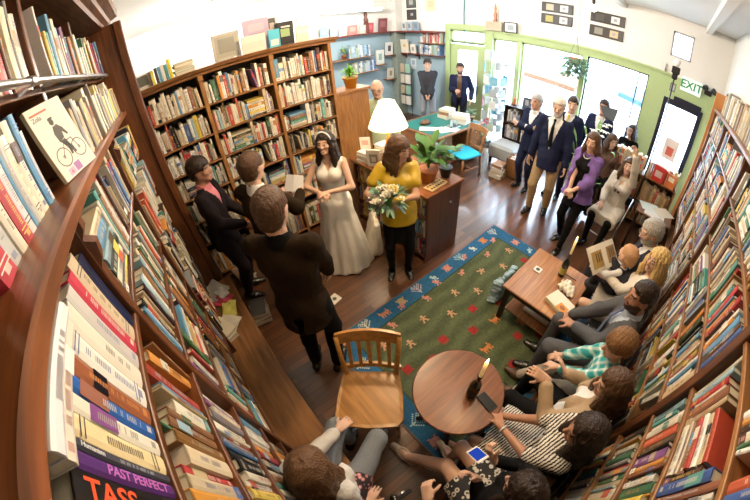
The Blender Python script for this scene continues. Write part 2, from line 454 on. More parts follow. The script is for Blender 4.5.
        for i, sd in enumerate((1, -1)):
            D = nrm(s.wr[sd]-s.el[sd]) if hd is None or hd[i] is None else nrm(hd[i])
            Nn = np.array(pn[i], float) if pn is not None and pn[i] is not None else np.array([-.9*sd, .2, -.3])
            w = s.wr[sd]
            # the thumb of a right hand lies on N x D: side sign keeps it right
            Vq, Fq = hand(w, D, Nn, sd*-1, curl[i], s.k*(.9 if s.fem else 1.), .0055 if s.vox < .0125 else .0075)
            VV.append(Vq); FF.append(Fq+n); n += len(Vq)
        V = np.concatenate(VV); F = np.concatenate(FF)
        m = vcol('skin', rough, .35, .05)
        s.obj = None
        o = s.put(name, (V, F), m, s.headcol(V, skin, lips, brow, beard, smile)); s.obj = o
        return tag(o, label, 'person', group)
    def hh(s, v): return v or (.006 if s.vox < .0125 else .0075)
    def toe(s, sd):
        d = s.an[sd]-s.kn[sd]; f = np.array([.15*sd, 1., 0]); 
        return nrm(f) if s.toes is None else nrm(s.toes[0 if sd == 1 else 1])
    toes = None
    def shoes(s, m, heel=0., low=False):
        for sd in (1, -1):
            a = s.an[sd]; d = s.toe(sd); k = s.k; z = np.array([0, 0, 1.])
            sl = heel/.2
            v = Vox(a-.26*k-.02, a+.26*k, .008 if s.vox < .0125 else .011)
            b = a-z*(.045*k)+z*0
            v.cone(b-d*.045*k, b+d*.06*k-z*heel*.5*k, .04*k, .04*k, .03)
            v.cone(b+d*.05*k-z*heel*.5*k, b+d*.16*k-z*(heel+.012)*k, .043*k, .032*k, .03, (z, .8))
            if not low: v.cone(b, a+z*.015*k, .042*k, .045*k, .02)
            if heel: v.cone(b-d*.05*k-z*.02*k, b-d*.055*k-z*(heel+.03)*k, .02*k, .008*k, .008)
            v.half(a-z*(.083+heel)*k, -z)
            if low: v.ell(a+d*.03*k+z*.0, np.array([.05, .075, .05])*k, None, 0, 'sub')
            s.put('shoe', v.mesh(), m)
    def hair(s, m, style='short', length=.0, vol=1., fringe=0., part=None, seed=1, name='hair'):
        H = lambda x, y, z: s.hc+s.Rh @ (np.array([x, y, z])*s.hs); q = s.hs; R = s.Rh
        lo, hi = s.hc-.26-[0, 0, length], s.hc+.24
        v = Vox(lo, hi, .007 if s.vox < .0125 else .009)
        g = .012*vol
        v.ell(H(0, -.018, .03), (np.array([.079, .099, .092])+g)*q, R, .0)
        if style == 'short':
            v.ell(H(0, -.05, -.03), (np.array([.066, .06, .07])+g*.6)*q, R, .02)
            for sd in (1, -1): v.cone(H(.074*sd, .012, .02), H(.075*sd, .012, -.025), .012*q, .008*q, .012)
        else:
            # locks that fall from the crown to the shoulders and back
            dn = np.array([0, 0, -1.]); r = np.random.RandomState(seed)
            n = 13
            for i in range(n):
                t = -2.15+4.3*i/(n-1); dx, dy = math.sin(t), -math.cos(t)
                a = H(.066*dx, -.018+.075*dy, .04); b = H(.083*dx, -.018+.09*dy, -.05)
                L = length*(1-.25*max(0, -dy)*0)*(.9+.15*r.rand()); o_ = s.Rh @ np.array([dx*.02, dy*.03-.01, 0])
                c = b+dn*L*.5+o_*(.8+.5*r.rand()); e = b+dn*L+o_*(.9+1.0*r.rand())*(1 if style == 'long' else 1.6)
                v.cone(a, b, .03*q*vol, .03*q*vol, .015); v.cone(b, c, .03*q*vol, .03*q*vol, .012); v.cone(c, e, .03*q*vol, .016*q, .012)
        # face opening
        fz = .058-fringe
        v.box(H(0, .12, fz-.11), np.array([.064 if style == 'short' else .056, .085, .11])*q, R)
        if style == 'short':
            v.box(H(0, .075, -.06), np.array([.12, .085, .075])*q, R)
            v.box(H(0, 0, -.16), np.array([.15, .2, .075])*q, R)
            for sd in (1, -1): v.ell(H(.085*sd, -.004, -.012), np.array([.02, .03, .036])*q, R, 0, 'sub')
        else:
            v.box(H(0, .08, -.1), np.array([.05, .09, .11])*q, R)
        if part: v.cone(H(part, .1, .075), H(part*.6, -.06, .135), .006*q, .004*q, 0, None, 'sub')
        v.wrinkle(.003 if style != 'curly' else .006, 80, seed); v.wrinkle(.0022, 190, seed+1)
        return s.put(name, v.mesh(), m)
    def top(s, name, m, g=.014, arms=1., hem=.0, neckr=.07, vneck=0., open_=0., wr=.004, flare=.0, bust=True, armg=None, nz=.0, seed=0):
        k = s.k; pts = [s.pel-[0, 0, hem+.1], s.nb, *s.el.values(), *s.wr.values(), *s.sh.values()]
        v = s.grid(pts, .17); s.torso(v, g, arms=arms, armg=armg, bust=bust)
        if hem > 0: v.cone(s.pel, s.pel-np.array([0, 0, hem]), .155*k+g, .158*k+g+flare, .05, ((0, 1, 0), .82*s.fat))
        if wr: v.wrinkle(wr, 26, s.seed+seed)
        v.half(s.pel-np.array([0, 0, hem]) if hem > 0 else s.pel+s.up*(-hem)*1., -np.array([0, 0, 1.]) if hem > 0 else -s.up)
        # neckline
        v.ell(s.nb+s.up*(.03+nz)*k, np.array([neckr, neckr*1.0, .055])*k, np.stack([s.rt, s.fw, s.up], 1), 0, 'sub')
        if vneck:
            P = (np.stack(np.meshgrid(*v.ax, indexing='ij'), -1)-(s.nb-s.up*vneck*k))
            wd = np.maximum(np.abs(P@s.rt)*.95-(P@s.up)*.31*(.27/vneck)**.7, .03-P@s.fw)
            v.f = np.maximum(v.f, -np.maximum(wd, (P@s.up)-(vneck+.06)*k).astype(np.float32))
        if open_: v.box(s.pel+s.fw*.18*k+s.up*(.24)*k, np.array([open_, .12, .42])*k, np.stack([s.rt, s.fw, s.up], 1))
        for sd in (1, -1):
            pass
        return s.put(name, v.mesh(), m)
    def trousers(s, m, g=.014, to=.97, name='trousers', gk=None, wr=.003):
        pts = [s.pel+[0, 0, .15], *s.kn.values(), *s.an.values(), *s.hip.values()]
        v = s.grid(pts, .16); k = s.k
        v.ell(s.pel+np.array([0, -.005, .0])*k, np.array([.158 if s.fem else .15, .112*s.fat, .12])*k+g, None, .05)
        s.legs(v, g, to, gk); v.wrinkle(wr, 24, s.seed+3)
        v.half(s.pel+[0, 0, .09*k], (0, 0, 1))
        return s.put(name, v.mesh(), m)
    def skirt(s, m, z1, r1, name='skirt', waist=.1, wr=.006, pleat=0.):
        """standing skirt from the waist to height z1, radius r1 at the hem"""
        k = s.k; c = s.pel.copy(); v = Vox(c-[r1+.12, r1+.12, c[2]-z1+.05], c+[r1+.12, r1+.12, .25], s.vox)
        if waist > 0: v.ell(s.pel, np.array([.17, .13, .13])*k, None, .05); v.cone(s.pel+s.up*waist*k, s.pel-[0, 0, .1], .13*k, .175*k, .05, ((0, 1, 0), .8))
        else: v.ell(s.pel-[0, 0, .04], np.array([.155, .11, .11])*k, None, .03)
        e = c.copy(); e[2] = z1; v.cone(s.pel-[0, 0, .05 if waist > 0 else .16], e, (.17 if waist > 0 else .15)*k, r1, .05, ((0, 1, 0), .9 if waist > 0 else .75))
        if pleat:
            X, Y, Z = np.meshgrid(*v.ax, indexing='ij', sparse=True); th = np.arctan2(Y-c[1], X-c[0]); t = np.clip((c[2]-Z)/(c[2]-z1), 0, 1)
            v.f += (pleat*t*(np.sin(th*13+1)+.6*np.sin(th*7+2+Z*2))).astype(np.float32)
        v.wrinkle(wr*.5, 18, s.seed+5)
        v.half(e, (0, 0, -1)); v.half(s.pel+s.up*(waist+.02)*k, s.up)
        return s.put(name, v.mesh(), m)
    def lapskirt(s, m, to=.5, g=.03, name='skirt'):
        """skirt of somebody sitting: cloth over both thighs to just past the knees"""
        k = s.k; pts = [s.pel+[0, 0, .1], *s.kn.values(), *s.hip.values()]
        v = s.grid(pts, .2)
        v.ell(s.pel, np.array([.165, .13, .12])*k+g*.5, None, .05)
        for sd in (1, -1): v.cone(s.hip[sd], s.hip[sd]+(s.kn[sd]-s.hip[sd])*to*2, .09*k+g, .062*k+g, .06)
        for t in (.25, .5, .75, 1.):
            if t <= to*2+.01: v.cone(s.hip[1]+(s.kn[1]-s.hip[1])*t, s.hip[-1]+(s.kn[-1]-s.hip[-1])*t, .07*k+g, .07*k+g, .05)
        v.wrinkle(.004, 24, s.seed+4); v.half(s.pel+s.up*.12*k, s.up)
        kk = (s.kn[1]+s.kn[-1])/2; hh = (s.hip[1]+s.hip[-1])/2; v.half(hh+(kk-hh)*to*2, kk-hh)
        return s.put(name, v.mesh(), m)
    def tie(s, m, L=.34):
        k = s.k; a = s.nb-s.up*.005*k+s.fw*.075*k; mb = Vox(a-.45*k, a+.12*k, .0075)
        f = lambda t: s.pel+s.up*(.535-t)*k+s.fw*(.068+.058*min(1, t/.13)+.012*s.fat)*k
        mb.ell(f(.015), np.array([.02, .014, .02])*k, None, .01)
        for t0, t1 in ((.02, .12), (.12, .24), (.24, L)): mb.cone(f(t0), f(t1), (.012+.05*t0)*k*1.2, (.012+.05*t1)*k*1.2, .01, (s.fw, .35))
        return s.put('tie', mb.mesh(), m)
    def belt(s, m):
        k = s.k; c = s.pel+s.up*.085*k; v = Vox(c-.27*k, c+.27*k, .01)
        v.ell(s.pel+np.array([0, -.005, .0])*k, np.array([.15, .112*s.fat, .12])*k+.022, None, 0); v.ell(s.pel+s.up*.17*k+s.fw*.01*k*s.fat, np.array([.138*s.fat, .092*s.fat, .15])*k+.02, None, .05)
        v.half(c+s.up*.018*k, s.up); v.half(c-s.up*.018*k, -s.up)
        return s.put('belt', v.mesh(), m)
    def collar(s, m, g=.0):
        k = s.k; v = Vox(s.nb-.16*k, s.nb+.16*k, .0075)
        v.cone(s.nb-s.up*.02*k, s.nb+s.up*.035*k, .078*k+g, .066*k+g, .01)
        v.half(s.nb+s.up*.035*k+s.fw*.0, s.up*1.+s.fw*.35)
        v.cone(s.nb-s.up*.1*k, s.nb+s.up*.1*k, .06*k, .058*k, 0, None, 'sub')
        return s.put('collar', v.mesh(), m)
    def glasses(s, m):
        H = lambda x, y, z: s.R @ (s.hc+s.Rh @ (np.array([x, y, z])*s.hs))+s.loc
        mb = MB()
        for sd in (1, -1):
            P = [H(.031*sd+.021*math.cos(2*PI*i/10), .11, .003+.016*math.sin(2*PI*i/10)) for i in range(11)]
            mb.tube(P, .0022, 5)
            mb.tube([H(.052*sd, .108, .006), H(.076*sd, .04, .008), H(.08*sd, -.01, .004)], .002, 5)
        mb.tube([H(-.01, .112, .006), H(.01, .112, .006)], .002, 5)
        return mb.build('glasses', m, s.obj)
# ------------------------------------------------------------------ palette
OAK1, OAK2 = (.032, .01, .0035), (.165, .053, .014)
M_case = wood('bookcase_wood', OAK1, OAK2, .42, 5, 2)
M_caseh = wood('bookcase_wood_long', OAK1, OAK2, .38, 5, 1)
M_casex = wood('bookcase_wood_across', (.1, .04, .013), (.33, .15, .05), .38, 5, 0)
M_oakv = wood('golden_oak', (.16, .065, .018), (.42, .2, .06), .4, 5, 2)
M_dark = mat('dark_wood', (.02, .011, .007), .5)
M_white = mat('white_plaster', (.8, .79, .76), .9, noise=.02)
M_blue = mat('blue_wall_paint', (.3, .42, .5), .8, noise=.05)
M_green = mat('lime_green_paint', (.4, .51, .25), .5, noise=.05)
M_black = mat('black_plastic', (.012, .012, .014), .4)
M_bframe = mat('blue_black_frame', (.012, .014, .03), .4)
M_metal = mat('brushed_steel', (.6, .6, .62), .28, 1., .06, 40)
M_paper = mat('paper', (.8, .76, .67), .8, noise=.06, nscale=90)
M_col = vcol()
M_gloss = vcol('glossy_colour', .3, .5, .04)
M_glass = glass('clear_glass')
M_red = mat('dark_red_shelf', (.16, .04, .03), .45)

# ------------------------------------------------------------------ room shell
XF, YB, YR, XL, ZC = 6.05, 6.55, -.8, -.66, 3.4
def floor_mat():
    m, nt, b = _nt('floorboards'); N, L = nt.nodes, nt.links
    tc = N.new('ShaderNodeTexCoord'); mp = N.new('ShaderNodeMapping'); L.new(tc.outputs['Object'], mp.inputs[0])
    br = N.new('ShaderNodeTexBrick'); br.offset = .37; br.inputs['Scale'].default_value = 1
    br.inputs['Brick Width'].default_value = 1.7; br.inputs['Row Height'].default_value = .075; br.inputs['Mortar Size'].default_value = .0022
    br.inputs['Color1'].default_value = (.06, .023, .01, 1); br.inputs['Color2'].default_value = (.16, .063, .025, 1); br.inputs['Mortar'].default_value = (.012, .006, .004, 1)
    L.new(mp.outputs[0], br.inputs['Vector'])
    m2 = N.new('ShaderNodeMapping'); m2.inputs['Scale'].default_value = (1.5, 22, 1); L.new(tc.outputs['Object'], m2.inputs[0])
    no = N.new('ShaderNodeTexNoise'); no.inputs['Scale'].default_value = 3; no.inputs['Detail'].default_value = 6; L.new(m2.outputs[0], no.inputs['Vector'])
    mr = N.new('ShaderNodeMapRange'); mr.inputs['To Min'].default_value = .45; mr.inputs['To Max'].default_value = 1.5; L.new(no.outputs[0], mr.inputs[0])
    vm = N.new('ShaderNodeVectorMath'); vm.operation = 'SCALE'; L.new(br.outputs['Color'], vm.inputs[0]); L.new(mr.outputs[0], vm.inputs['Scale'])
    L.new(vm.outputs[0], b.inputs['Base Color'])
    b.inputs['Roughness'].default_value = .3; b.inputs['Specular IOR Level'].default_value = .6; b.inputs['Coat Weight'].default_value = .5; b.inputs['Coat Roughness'].default_value = .16; b.inputs['Coat IOR'].default_value = 1.6
    bp = N.new('ShaderNodeBump'); bp.inputs['Strength'].default_value = .25; bp.inputs['Distance'].default_value = .004; L.new(br.outputs['Fac'], bp.inputs['Height']); bp.invert = True
    L.new(bp.outputs[0], b.inputs['Normal'])
    return m
def struct(name, mb, m, smooth=False): return tag(mb.build(name, m, None, smooth), kind='structure')
struct('floor', MB().box((XL, -1.4, -.1), (XF, YB, 0)), floor_mat())
struct('ceiling', MB().box((XL-.1, -1.6, ZC), (XF+.12, YB+.1, ZC+.1)), M_white)
struct('wall_left', MB().box((XL-.1, -1.6, 0), (XL, YB+.1, ZC)), M_white)
struct('wall_right', MB().box((XL, YR-.1, 0), (XF+.12, YR, ZC)), M_white)
struct('wall_back', MB().box((XL, YB, 2.33), (XF+.12, YB+.1, ZC)), M_white)
struct('wall_back_lower', MB().box((XL, YB, 0), (XF+.12, YB+.1, 2.33)), M_blue)
w = MB(); w.box((5.72, 6.33, 0), (XF, YB, 2.33)); struct('wall_corner', w, mat('grey_green_paint', (.25, .3, .27), .8))
w = MB(); w.box((5.80, 6.38, 2.33), (XF, YB, ZC)); struct('wall_corner_upper', w, M_white)
# the street front: door bay, card rack bay, two shop windows, exit door
w = MB()
w.box((XF, 4.93, 0), (XF+.12, YB, 2.36)); struct('wall_front_blue', w, M_blue)
w = MB()
w.box((XF, 4.93, 2.36), (XF+.12, YB, ZC)); w.box((XF, 3.82, 2.52), (XF+.12, 4.93, ZC)); w.box((XF, .28, 2.44), (XF+.12, 3.82, ZC))
w.box((XF, -1.0, 3.17), (XF+.12, .28, ZC)); w.box((XF, -1.0, 2.44), (XF+.12, -.14, 3.17)); w.box((XF, .22, 2.44), (XF+.12, .28, 3.17)); w.box((XF, -.14, 2.44), (XF+.12, .22, 2.75))
struct('wall_front', w, M_white)
w = MB()
w.box((XF-.03, .17, 2.3), (XF+.12, 3.82, 2.44)); w.box((XF-.03, -1.0, 2.06), (XF+.12, .17, 2.44))
w.box((XF-.03, .17, 0), (XF+.1, .5, 2.3)); w.box((XF-.03, .5, 0), (XF+.12, 3.0, .45))
w.box((XF-.04, 3.0, 0), (XF+.12, 3.1, 2.3)); w.box((XF-.04, 1.64, .45), (XF+.1, 1.72, 2.3)); w.box((XF-.05, 3.66, 0), (XF+.12, 3.86, 2.52))
w.box((XF-.05, 4.8, 0), (XF+.12, 4.93, 2.52)); w.box((XF-.06, 3.66, 2.42), (XF+.12, 4.93, 2.55)); w.box((XF, -1.0, 0), (XF+.12, -.55, 2.06))
w.box((XF-.07, .1, 2.42), (XF+.02, 3.7, 2.46))
struct('trim_1', w, M_green)
def window(n, y0, y1, z0, z1, fm, bars=(), t=.04, x=XF+.05):
    f = MB(); f.box((x-.03, y0, z0), (x+.03, y0+t, z1)); f.box((x-.03, y1-t, z0), (x+.03, y1, z1)); f.box((x-.03, y0, z0), (x+.03, y1, z0+t)); f.box((x-.03, y0, z1-t), (x+.03, y1, z1))
    for b in bars:
        if b[0] == 'y': f.box((x-.02, b[1]-.012, z0), (x+.02, b[1]+.012, z1))
        else: f.box((x-.02, y0, b[1]-.012), (x+.02, y1, b[1]+.012))
    o = tag(f.build(f'window_{n}', fm), kind='structure')
    p = MB(); p.box((x-.004, y0+t, z0+t), (x+.004, y1-t, z1-t)); p.build('window_glass', M_glass, o)
    return o
window(1, 1.72, 3.0, .45, 2.3, M_green); window(2, .5, 1.64, .45, 2.3, M_bframe, (('y', .68),), .025); window(3, 3.1, 3.66, .3, 2.3, M_green)
window(4, -.14, .22, 2.75, 3.17, mat('grey_window_frame', (.4, .4, .42), .6), (), .03)
# green entrance door with a glass light, a transom above it
d = MB(); x = XF+.03
d.box((x-.03, 3.86, 0), (x+.03, 4.06, 2.08)); d.box((x-.03, 4.6, 0), (x+.03, 4.8, 2.08)); d.box((x-.03, 4.06, 0), (x+.03, 4.6, .75)); d.box((x-.03, 4.06, 1.95), (x+.03, 4.6, 2.08))
d1 = tag(d.build('door_1', M_green), kind='structure')
MB().box((x-.005, 4.06, .75), (x+.005, 4.6, 1.95)).build('door_glass', M_glass, d1)
MB().box((x-.09, 4.0, .95), (x-.03, 4.03, 1.15)).build('door_handle', M_metal, d1)
window(5, 3.86, 4.8, 2.12, 2.42, M_green, (), .05, XF+.03)
MB().box((XF-.02, 3.9, 2.1), (XF-.005, 4.76, 2.13)).build('transom_bar', mat('dark_green_metal', (.02, .07, .06), .4), d1)
b = MB(); b.tube([(XF-.04, 4.4, 2.15), (XF-.05, 4.4, 2.75), (XF-.05, 4.38, 3.38)], .014, 8); tag(b.build('conduit_pipe', mat('teal_pipe', (.03, .2, .25), .4)), 'thin teal vertical pipe rising from above the green entrance door', 'pipe')
# exit door: black frame, big glass
d = MB(); d.box((XF-.03, .1, 0), (XF+.06, .17, 2.06)); d.box((XF-.03, -.55, 0), (XF+.06, -.47, 2.06)); d.box((XF-.03, -.47, 1.96), (XF+.06, .1, 2.06)); d.box((XF-.03, -.47, 0), (XF+.06, .1, .12))
d2 = tag(d.build('door_2', M_bframe), kind='structure'); MB().box((XF+.01, -.47, .12), (XF+.02, .1, 1.96)).build('door_glass', M_glass, d2)
MB().box((XF-.07, -.5, 2.06), (XF, .0, 2.13)).build('door_closer', M_bframe, d2)
# ceiling beams
for i, y in enumerate((-.35, 1.1, 3.0)):
    struct(f'trim_{i+2}', MB().box((1.5, y-.05, ZC-.09), (XF, y+.05, ZC)), M_white)
# outside: pavement, street, pale building with an awning
struct('street', MB().box((XF+.12, -14, -.25), (24, 22, -.12)), mat('asphalt', (.5, .5, .52), .9))
mw = mat('pale_render', (.75, .75, .74), .9)
ext = tag(MB().box((16, -12, -.1), (18, 20, 5.5)).build('facade_across_street', mw), 'pale building seen far across the street through the shop windows', 'building')
for y0, y1, z, col, nm, lab in ((2.75, 4.6, 1.3, (.1, .04, .015), 'orange', 'faded orange canopy out on the street beyond the first shop window'), (.35, 1.5, 1.5, (.03, .07, .1), 'teal', 'blue grey canopy out on the street beyond the second shop window')):
    t = thing('street_canopy', (9.6, (y0+y1)/2, -.12), lab, 'canopy'); aw = MB(); aw.add([(9.2, y0, z-.16), (9.2, y1, z-.06), (10.4, y1, z+.14), (10.4, y0, z+.04), (9.2, y0, z-.3), (9.2, y1, z-.2), (10.4, y1, z+.0), (10.4, y0, z-.1)], [(0, 1, 2, 3), (4, 5, 1, 0), (1, 5, 6, 2), (0, 3, 7, 4), (3, 2, 6, 7), (7, 6, 5, 4)]); aw.build('awning', mat(nm+'_canvas', col, .8), t)
    for y in (y0+.1, y1-.1): MB().tube([(9.8, y, -.12), (9.8, y, z-.12)], .03, 6).build('post', M_metal, t)

# ------------------------------------------------------------------ bookcases
def corbel(mb, x0, x1, y, z, w=.035):
    """curved bracket under the ledge, sticking out along +x"""
    P = [(x0, z), (x1, z), (x1, z-.03), (x1-.02, z-.055), (x0+.03, z-.075), (x0+.02, z-.12), (x0, z-.15)]
    mb.ring([[(p, y-w/2, q) for p, q in P], [(p, y+w/2, q) for p, q in P]])
LZ = [2.055, 1.70, 1.35, 1.01, .69, .42]          # shelf tops below the left ledge (last is the bench)
LX, LY1, LV = -.33, 2.85, .79
t = thing('bookcase', (-.6, .7, 0), 'tall brown built-in bookcase along the left with a projecting ledge and a steel ladder rail', 'bookcase', 'bookcases')
for y in (-.55, LV, 1.82): MB().bbox((-.62, y-.02, .42), (LX+.012, y+.02, 2.375), .004).build('stile', M_case, t)
for y in (-.55, .42, 1.25, 2.1): MB().bbox((-.62, y-.018, 2.43), (-.385, y+.018, 3.13), .004).build('upper_stile', M_case, t)
e = MB(); e.bbox((-.62, LY1-.005, .0), (-.13, LY1+.04, 3.13), .006); e.bbox((-.19, LY1-.03, 0), (-.12, LY1+.05, 3.13), .008); e.build('end_panel', M_case, t)
for z in LZ[:-1]: MB().bbox((-.62, -.6, z-.022), (LX+.006, LY1, z), .003).build('shelf', M_caseh, t)
l = MB(); l.bbox((-.62, -.6, 2.375), (-.285, LY1, 2.418), .008); lo = l.build('ledge', wood('ledge_wood', (.07, .022, .006), (.27, .088, .026), .34, 4, 1), t)
for y in (LV, 1.82, -.3): c = MB(); corbel(c, LX+.01, -.3, y, 2.375); c.build('bracket', M_case, t)
MB().bbox((-.62, -.6, 2.715), (-.385, LY1, 2.738), .003).build('shelf', M_caseh, t)
MB().box((-.66, -.6, .42), (-.62, LY1, 3.13)).build('back_panel', M_dark, t)
r = MB(); r.tube([(-.335, -.6, 2.742), (-.335, LY1-.04, 2.742)], .013, 10)
ro = r.build('ladder_rail', M_metal, t, True)
for y in (.15, 1.0, 1.85, 2.7): q = MB(); q.tube([(-.39, y, 2.728), (-.335, y, 2.742)], .009, 8); q.tube([(-.335, y-.02, 2.742), (-.335, y+.02, 2.742)], .017, 10); q.build('rail_bracket', M_metal, ro)
c = MB()
P = [(-.62, 3.11), (-.27, 3.11), (-.26, 3.14), (-.22, 3.155), (-.21, 3.19), (-.15, 3.21), (-.14, 3.27), (-.62, 3.27)]
c.ring([[(p, -.6, q) for p, q in P], [(p, LY1+.2, q) for p, q in P]]); c.build('cornice', wood('cornice_wood', (.05, .018, .006), (.2, .08, .026), .6, 5, 1, .15), t)
b = MB(); b.bbox((-.62, -.5, .36), (-.045, 2.79, .42), .006); b.box((-.6, -.5, 0), (-.075, 2.78, .36)); tag(b.build('bench', wood('bench_wood', (.09, .036, .012), (.3, .14, .05), .35, 3, 1)), 'low brown wooden bench along the foot of the tall left bookcase', 'bench')

RZ = [1.98, 1.665, 1.385, 1.09, .79, .49, .1]
RY, RX0, RX1 = -.615, -.45, 4.95
RST = (-.38, 1.03, 2.42, 3.75, 4.9)
t = thing('bookcase', (2.2, -.75, 0), 'long brown bookcase running beside the seated guests up to the exit door', 'bookcase', 'bookcases')
for x in RST: MB().bbox((x-.03, YR, 0), (x+.03, RY+.016, 2.262), .004).build('stile', M_case, t)
for z in RZ: MB().bbox((RX0, YR, z-.022), (RX1, RY+.004, z), .003).build('shelf', M_casex, t)
MB().bbox((RX0, YR, 2.26), (RX1+.03, -.585, 2.295), .008).build('ledge', M_casex, t)
MB().box((RX0, YR, 0), (RX1, YR+.012, 2.26)).build('back_panel', M_dark, t)
for x in RST[1:4]:
    q = MB(); P = [(RY+.01, 2.26), (-.59, 2.26), (-.59, 2.235), (RY+.012, 2.15)]; q.ring([[(x-.015, a, b_) for a, b_ in P], [(x+.015, a, b_) for a, b_ in P]]); q.build('bracket', M_case, t)

BZ = [2.10, 1.79, 1.50, 1.20, .90, .58, .1]
BY, BX0, BX1 = 3.3, -.62, 1.97
BST = (-.6, -.32, .45, 1.22, 1.95)
t = thing('bookcase', (.7, 3.45, 0), 'warm brown bookcase across the back behind the bride with pictures standing on its top', 'bookcase', 'bookcases')
for x in BST: MB().bbox((x-.02, BY, 0), (x+.02, 3.6, 2.42), .004).build('stile', M_oakv, t)
for z in BZ: MB().bbox((BX0, BY+.004, z-.02), (BX1, 3.6, z), .003).build('shelf', M_casex, t)
MB().box((BX0, 3.6, 0), (BX1, 3.615, 2.42)).build('back_panel', M_dark, t)
c = MB(); P = [(3.6, 2.415), (3.29, 2.415), (3.285, 2.44), (3.25, 2.455), (3.235, 2.485), (3.6, 2.485)]
c.ring([[(BX0, a, b_) for a, b_ in P], [(BX1+.07, a, b_) for a, b_ in P]]); c.build('cornice', M_casex, t)
for x in BST[1:4]: MB().bbox((x-.028, BY-.03, 2.36), (x+.028, BY+.01, 2.42), .006).build('bracket', M_oakv, t)

# wooden cabinet past the end of the back bookcase
t = thing('cabinet', (2.2, 3.5, 0), 'plain golden wooden cabinet beside the end of the back bookcase with a fern on top', 'cabinet')
MB().bbox((2.0, 3.36, 0), (2.5, 3.66, 1.72), .006).build('body', M_oakv, t); MB().bbox((1.98, 3.34, 1.72), (2.53, 3.68, 1.76), .006).build('top', M_oakv, t)

# ------------------------------------------------------------------ books
PAL = [(.72,.67,.55)]*8+[(.78,.76,.7)]*7+[(.6,.5,.34)]*5+[(.5,.4,.25)]*3+[(.42,.05,.045)]*4+[(.55,.12,.07)]*2+[(.06,.12,.32)]*3+[(.12,.3,.5)]*3+[(.3,.47,.55)]*2+[(.02,.02,.024)]*5+[(.09,.055,.035)]*4+[(.06,.17,.09)]*3+[(.1,.32,.28)]*2+[(.66,.5,.09)]*3+[(.6,.27,.06)]*3+[(.2,.08,.22)]*2+[(.25,.25,.26)]*3+[(.28,.13,.06)]*4
NAMES = {(.72,.67,.55):'cream',(.78,.76,.7):'white',(.6,.5,.34):'tan',(.5,.4,.25):'light brown',(.42,.05,.045):'red',(.55,.12,.07):'orange red',(.06,.12,.32):'navy blue',(.12,.3,.5):'blue',(.3,.47,.55):'pale blue',(.02,.02,.024):'black',(.09,.055,.035):'dark brown',(.06,.17,.09):'dark green',(.1,.32,.28):'teal',(.66,.5,.09):'yellow',(.6,.27,.06):'orange',(.2,.08,.22):'purple',(.25,.25,.26):'grey',(.28,.13,.06):'brown'}
BOOKS = []
def add_book(case, shelf, bay, axis, a, front, z, t, d, h, col, lean=0., flat=False, name=None, deco=True, txt=None):
    BOOKS.append(dict(case=case, shelf=shelf, bay=bay, axis=axis, a=a, front=front, z=z, t=t, d=d, h=h, col=col, lean=lean, flat=flat, name=name, deco=deco, txt=txt))
def vary(c, r): 
    k = r.uniform(.8, 1.15); return tuple(min(.85, max(.008, v*k+r.uniform(-.015, .015))) for v in c)
def run(case, shelf, bay, axis, a0, a1, front, z, gap, seed, tm=.032, dm=.17, hm=.23, pal=PAL, gapp=.03, lean=.08, sgn=1, stacks=.05):
    r = random.Random(seed); a = a0+.006; so = -1 if axis.endswith('-') else 1
    while a < a1-.012:
        t = max(.01, r.gauss(tm, tm*.38)); h = min(gap-.012, max(gap*.58, r.gauss(hm, .028))); d = max(.1, r.gauss(dm, .014))
        if r.random() < stacks and a+h < a1 and a1-a > .3:
            zz = z; n = 0; L = min(.25, h)
            while zz+.03 < z+gap*.75 and n < 7:
                tt = max(.012, r.gauss(tm, .009)); k = r.choice(PAL)
                add_book(case, shelf, bay, axis, a+L/2, front-so*r.uniform(0, .012), zz, tt, d, L*r.uniform(.88, 1), k, 0, True); zz += tt+.001; n += 1
            a += L+.004; continue
        if a+t > a1-.003: break
        k = r.choice(pal); ln = 0
        if r.random() < gapp: a += r.uniform(.02, .06); ln = r.uniform(.1, .22)
        elif r.random() < lean: ln = r.uniform(.02, .06)
        if ln: a += h*math.sin(ln)
        if a+t > a1-.003: break
        add_book(case, shelf, bay, axis, a+t/2, front-so*r.uniform(0, .02), z, t, d, h, k, ln)
        a += t+.0012
CO, NB, FB = 'left', 'near', 'far'
ORD = ['first', 'second', 'third', 'fourth', 'fifth', 'sixth', 'seventh', 'eighth']
# near bay, shelf under the ledge: the big readable spines, from the post towards the viewer
spec = [('navy blue',(.015,.02,.06),.05,.25),('tan',(.62,.5,.34),.055,.28),('crimson red',(.5,.04,.07),.045,.27),('pale grey',(.6,.58,.56),.05,.265),('cream',(.74,.69,.58),.06,.26),
        ('off white',(.78,.75,.68),.055,.26),('brown and orange',(.3,.1,.045),.046,.255),('royal blue',(.02,.1,.36),.036,.255),('ivory',(.75,.71,.6),.036,.25),('pale yellow',(.76,.63,.36),.042,.25),
        ('slate grey',(.05,.05,.07),.019,.245),('purple',(.075,.02,.14),.03,.25),('black',(.015,.013,.013),.06,.25),('white',(.7,.7,.68),.04,.25),('red',(.4,.05,.05),.035,.24),('cream',(.7,.66,.55),.04,.25)]
y = LV-.026
for n, c, tt, hh in spec:
    add_book('left', 'sh0', 'near', 'y', y-tt/2, LX-.004, LZ[0], tt, .18, hh, c, 0, False, n, n not in ('purple', 'black', 'navy blue'), None); y -= tt+.0015
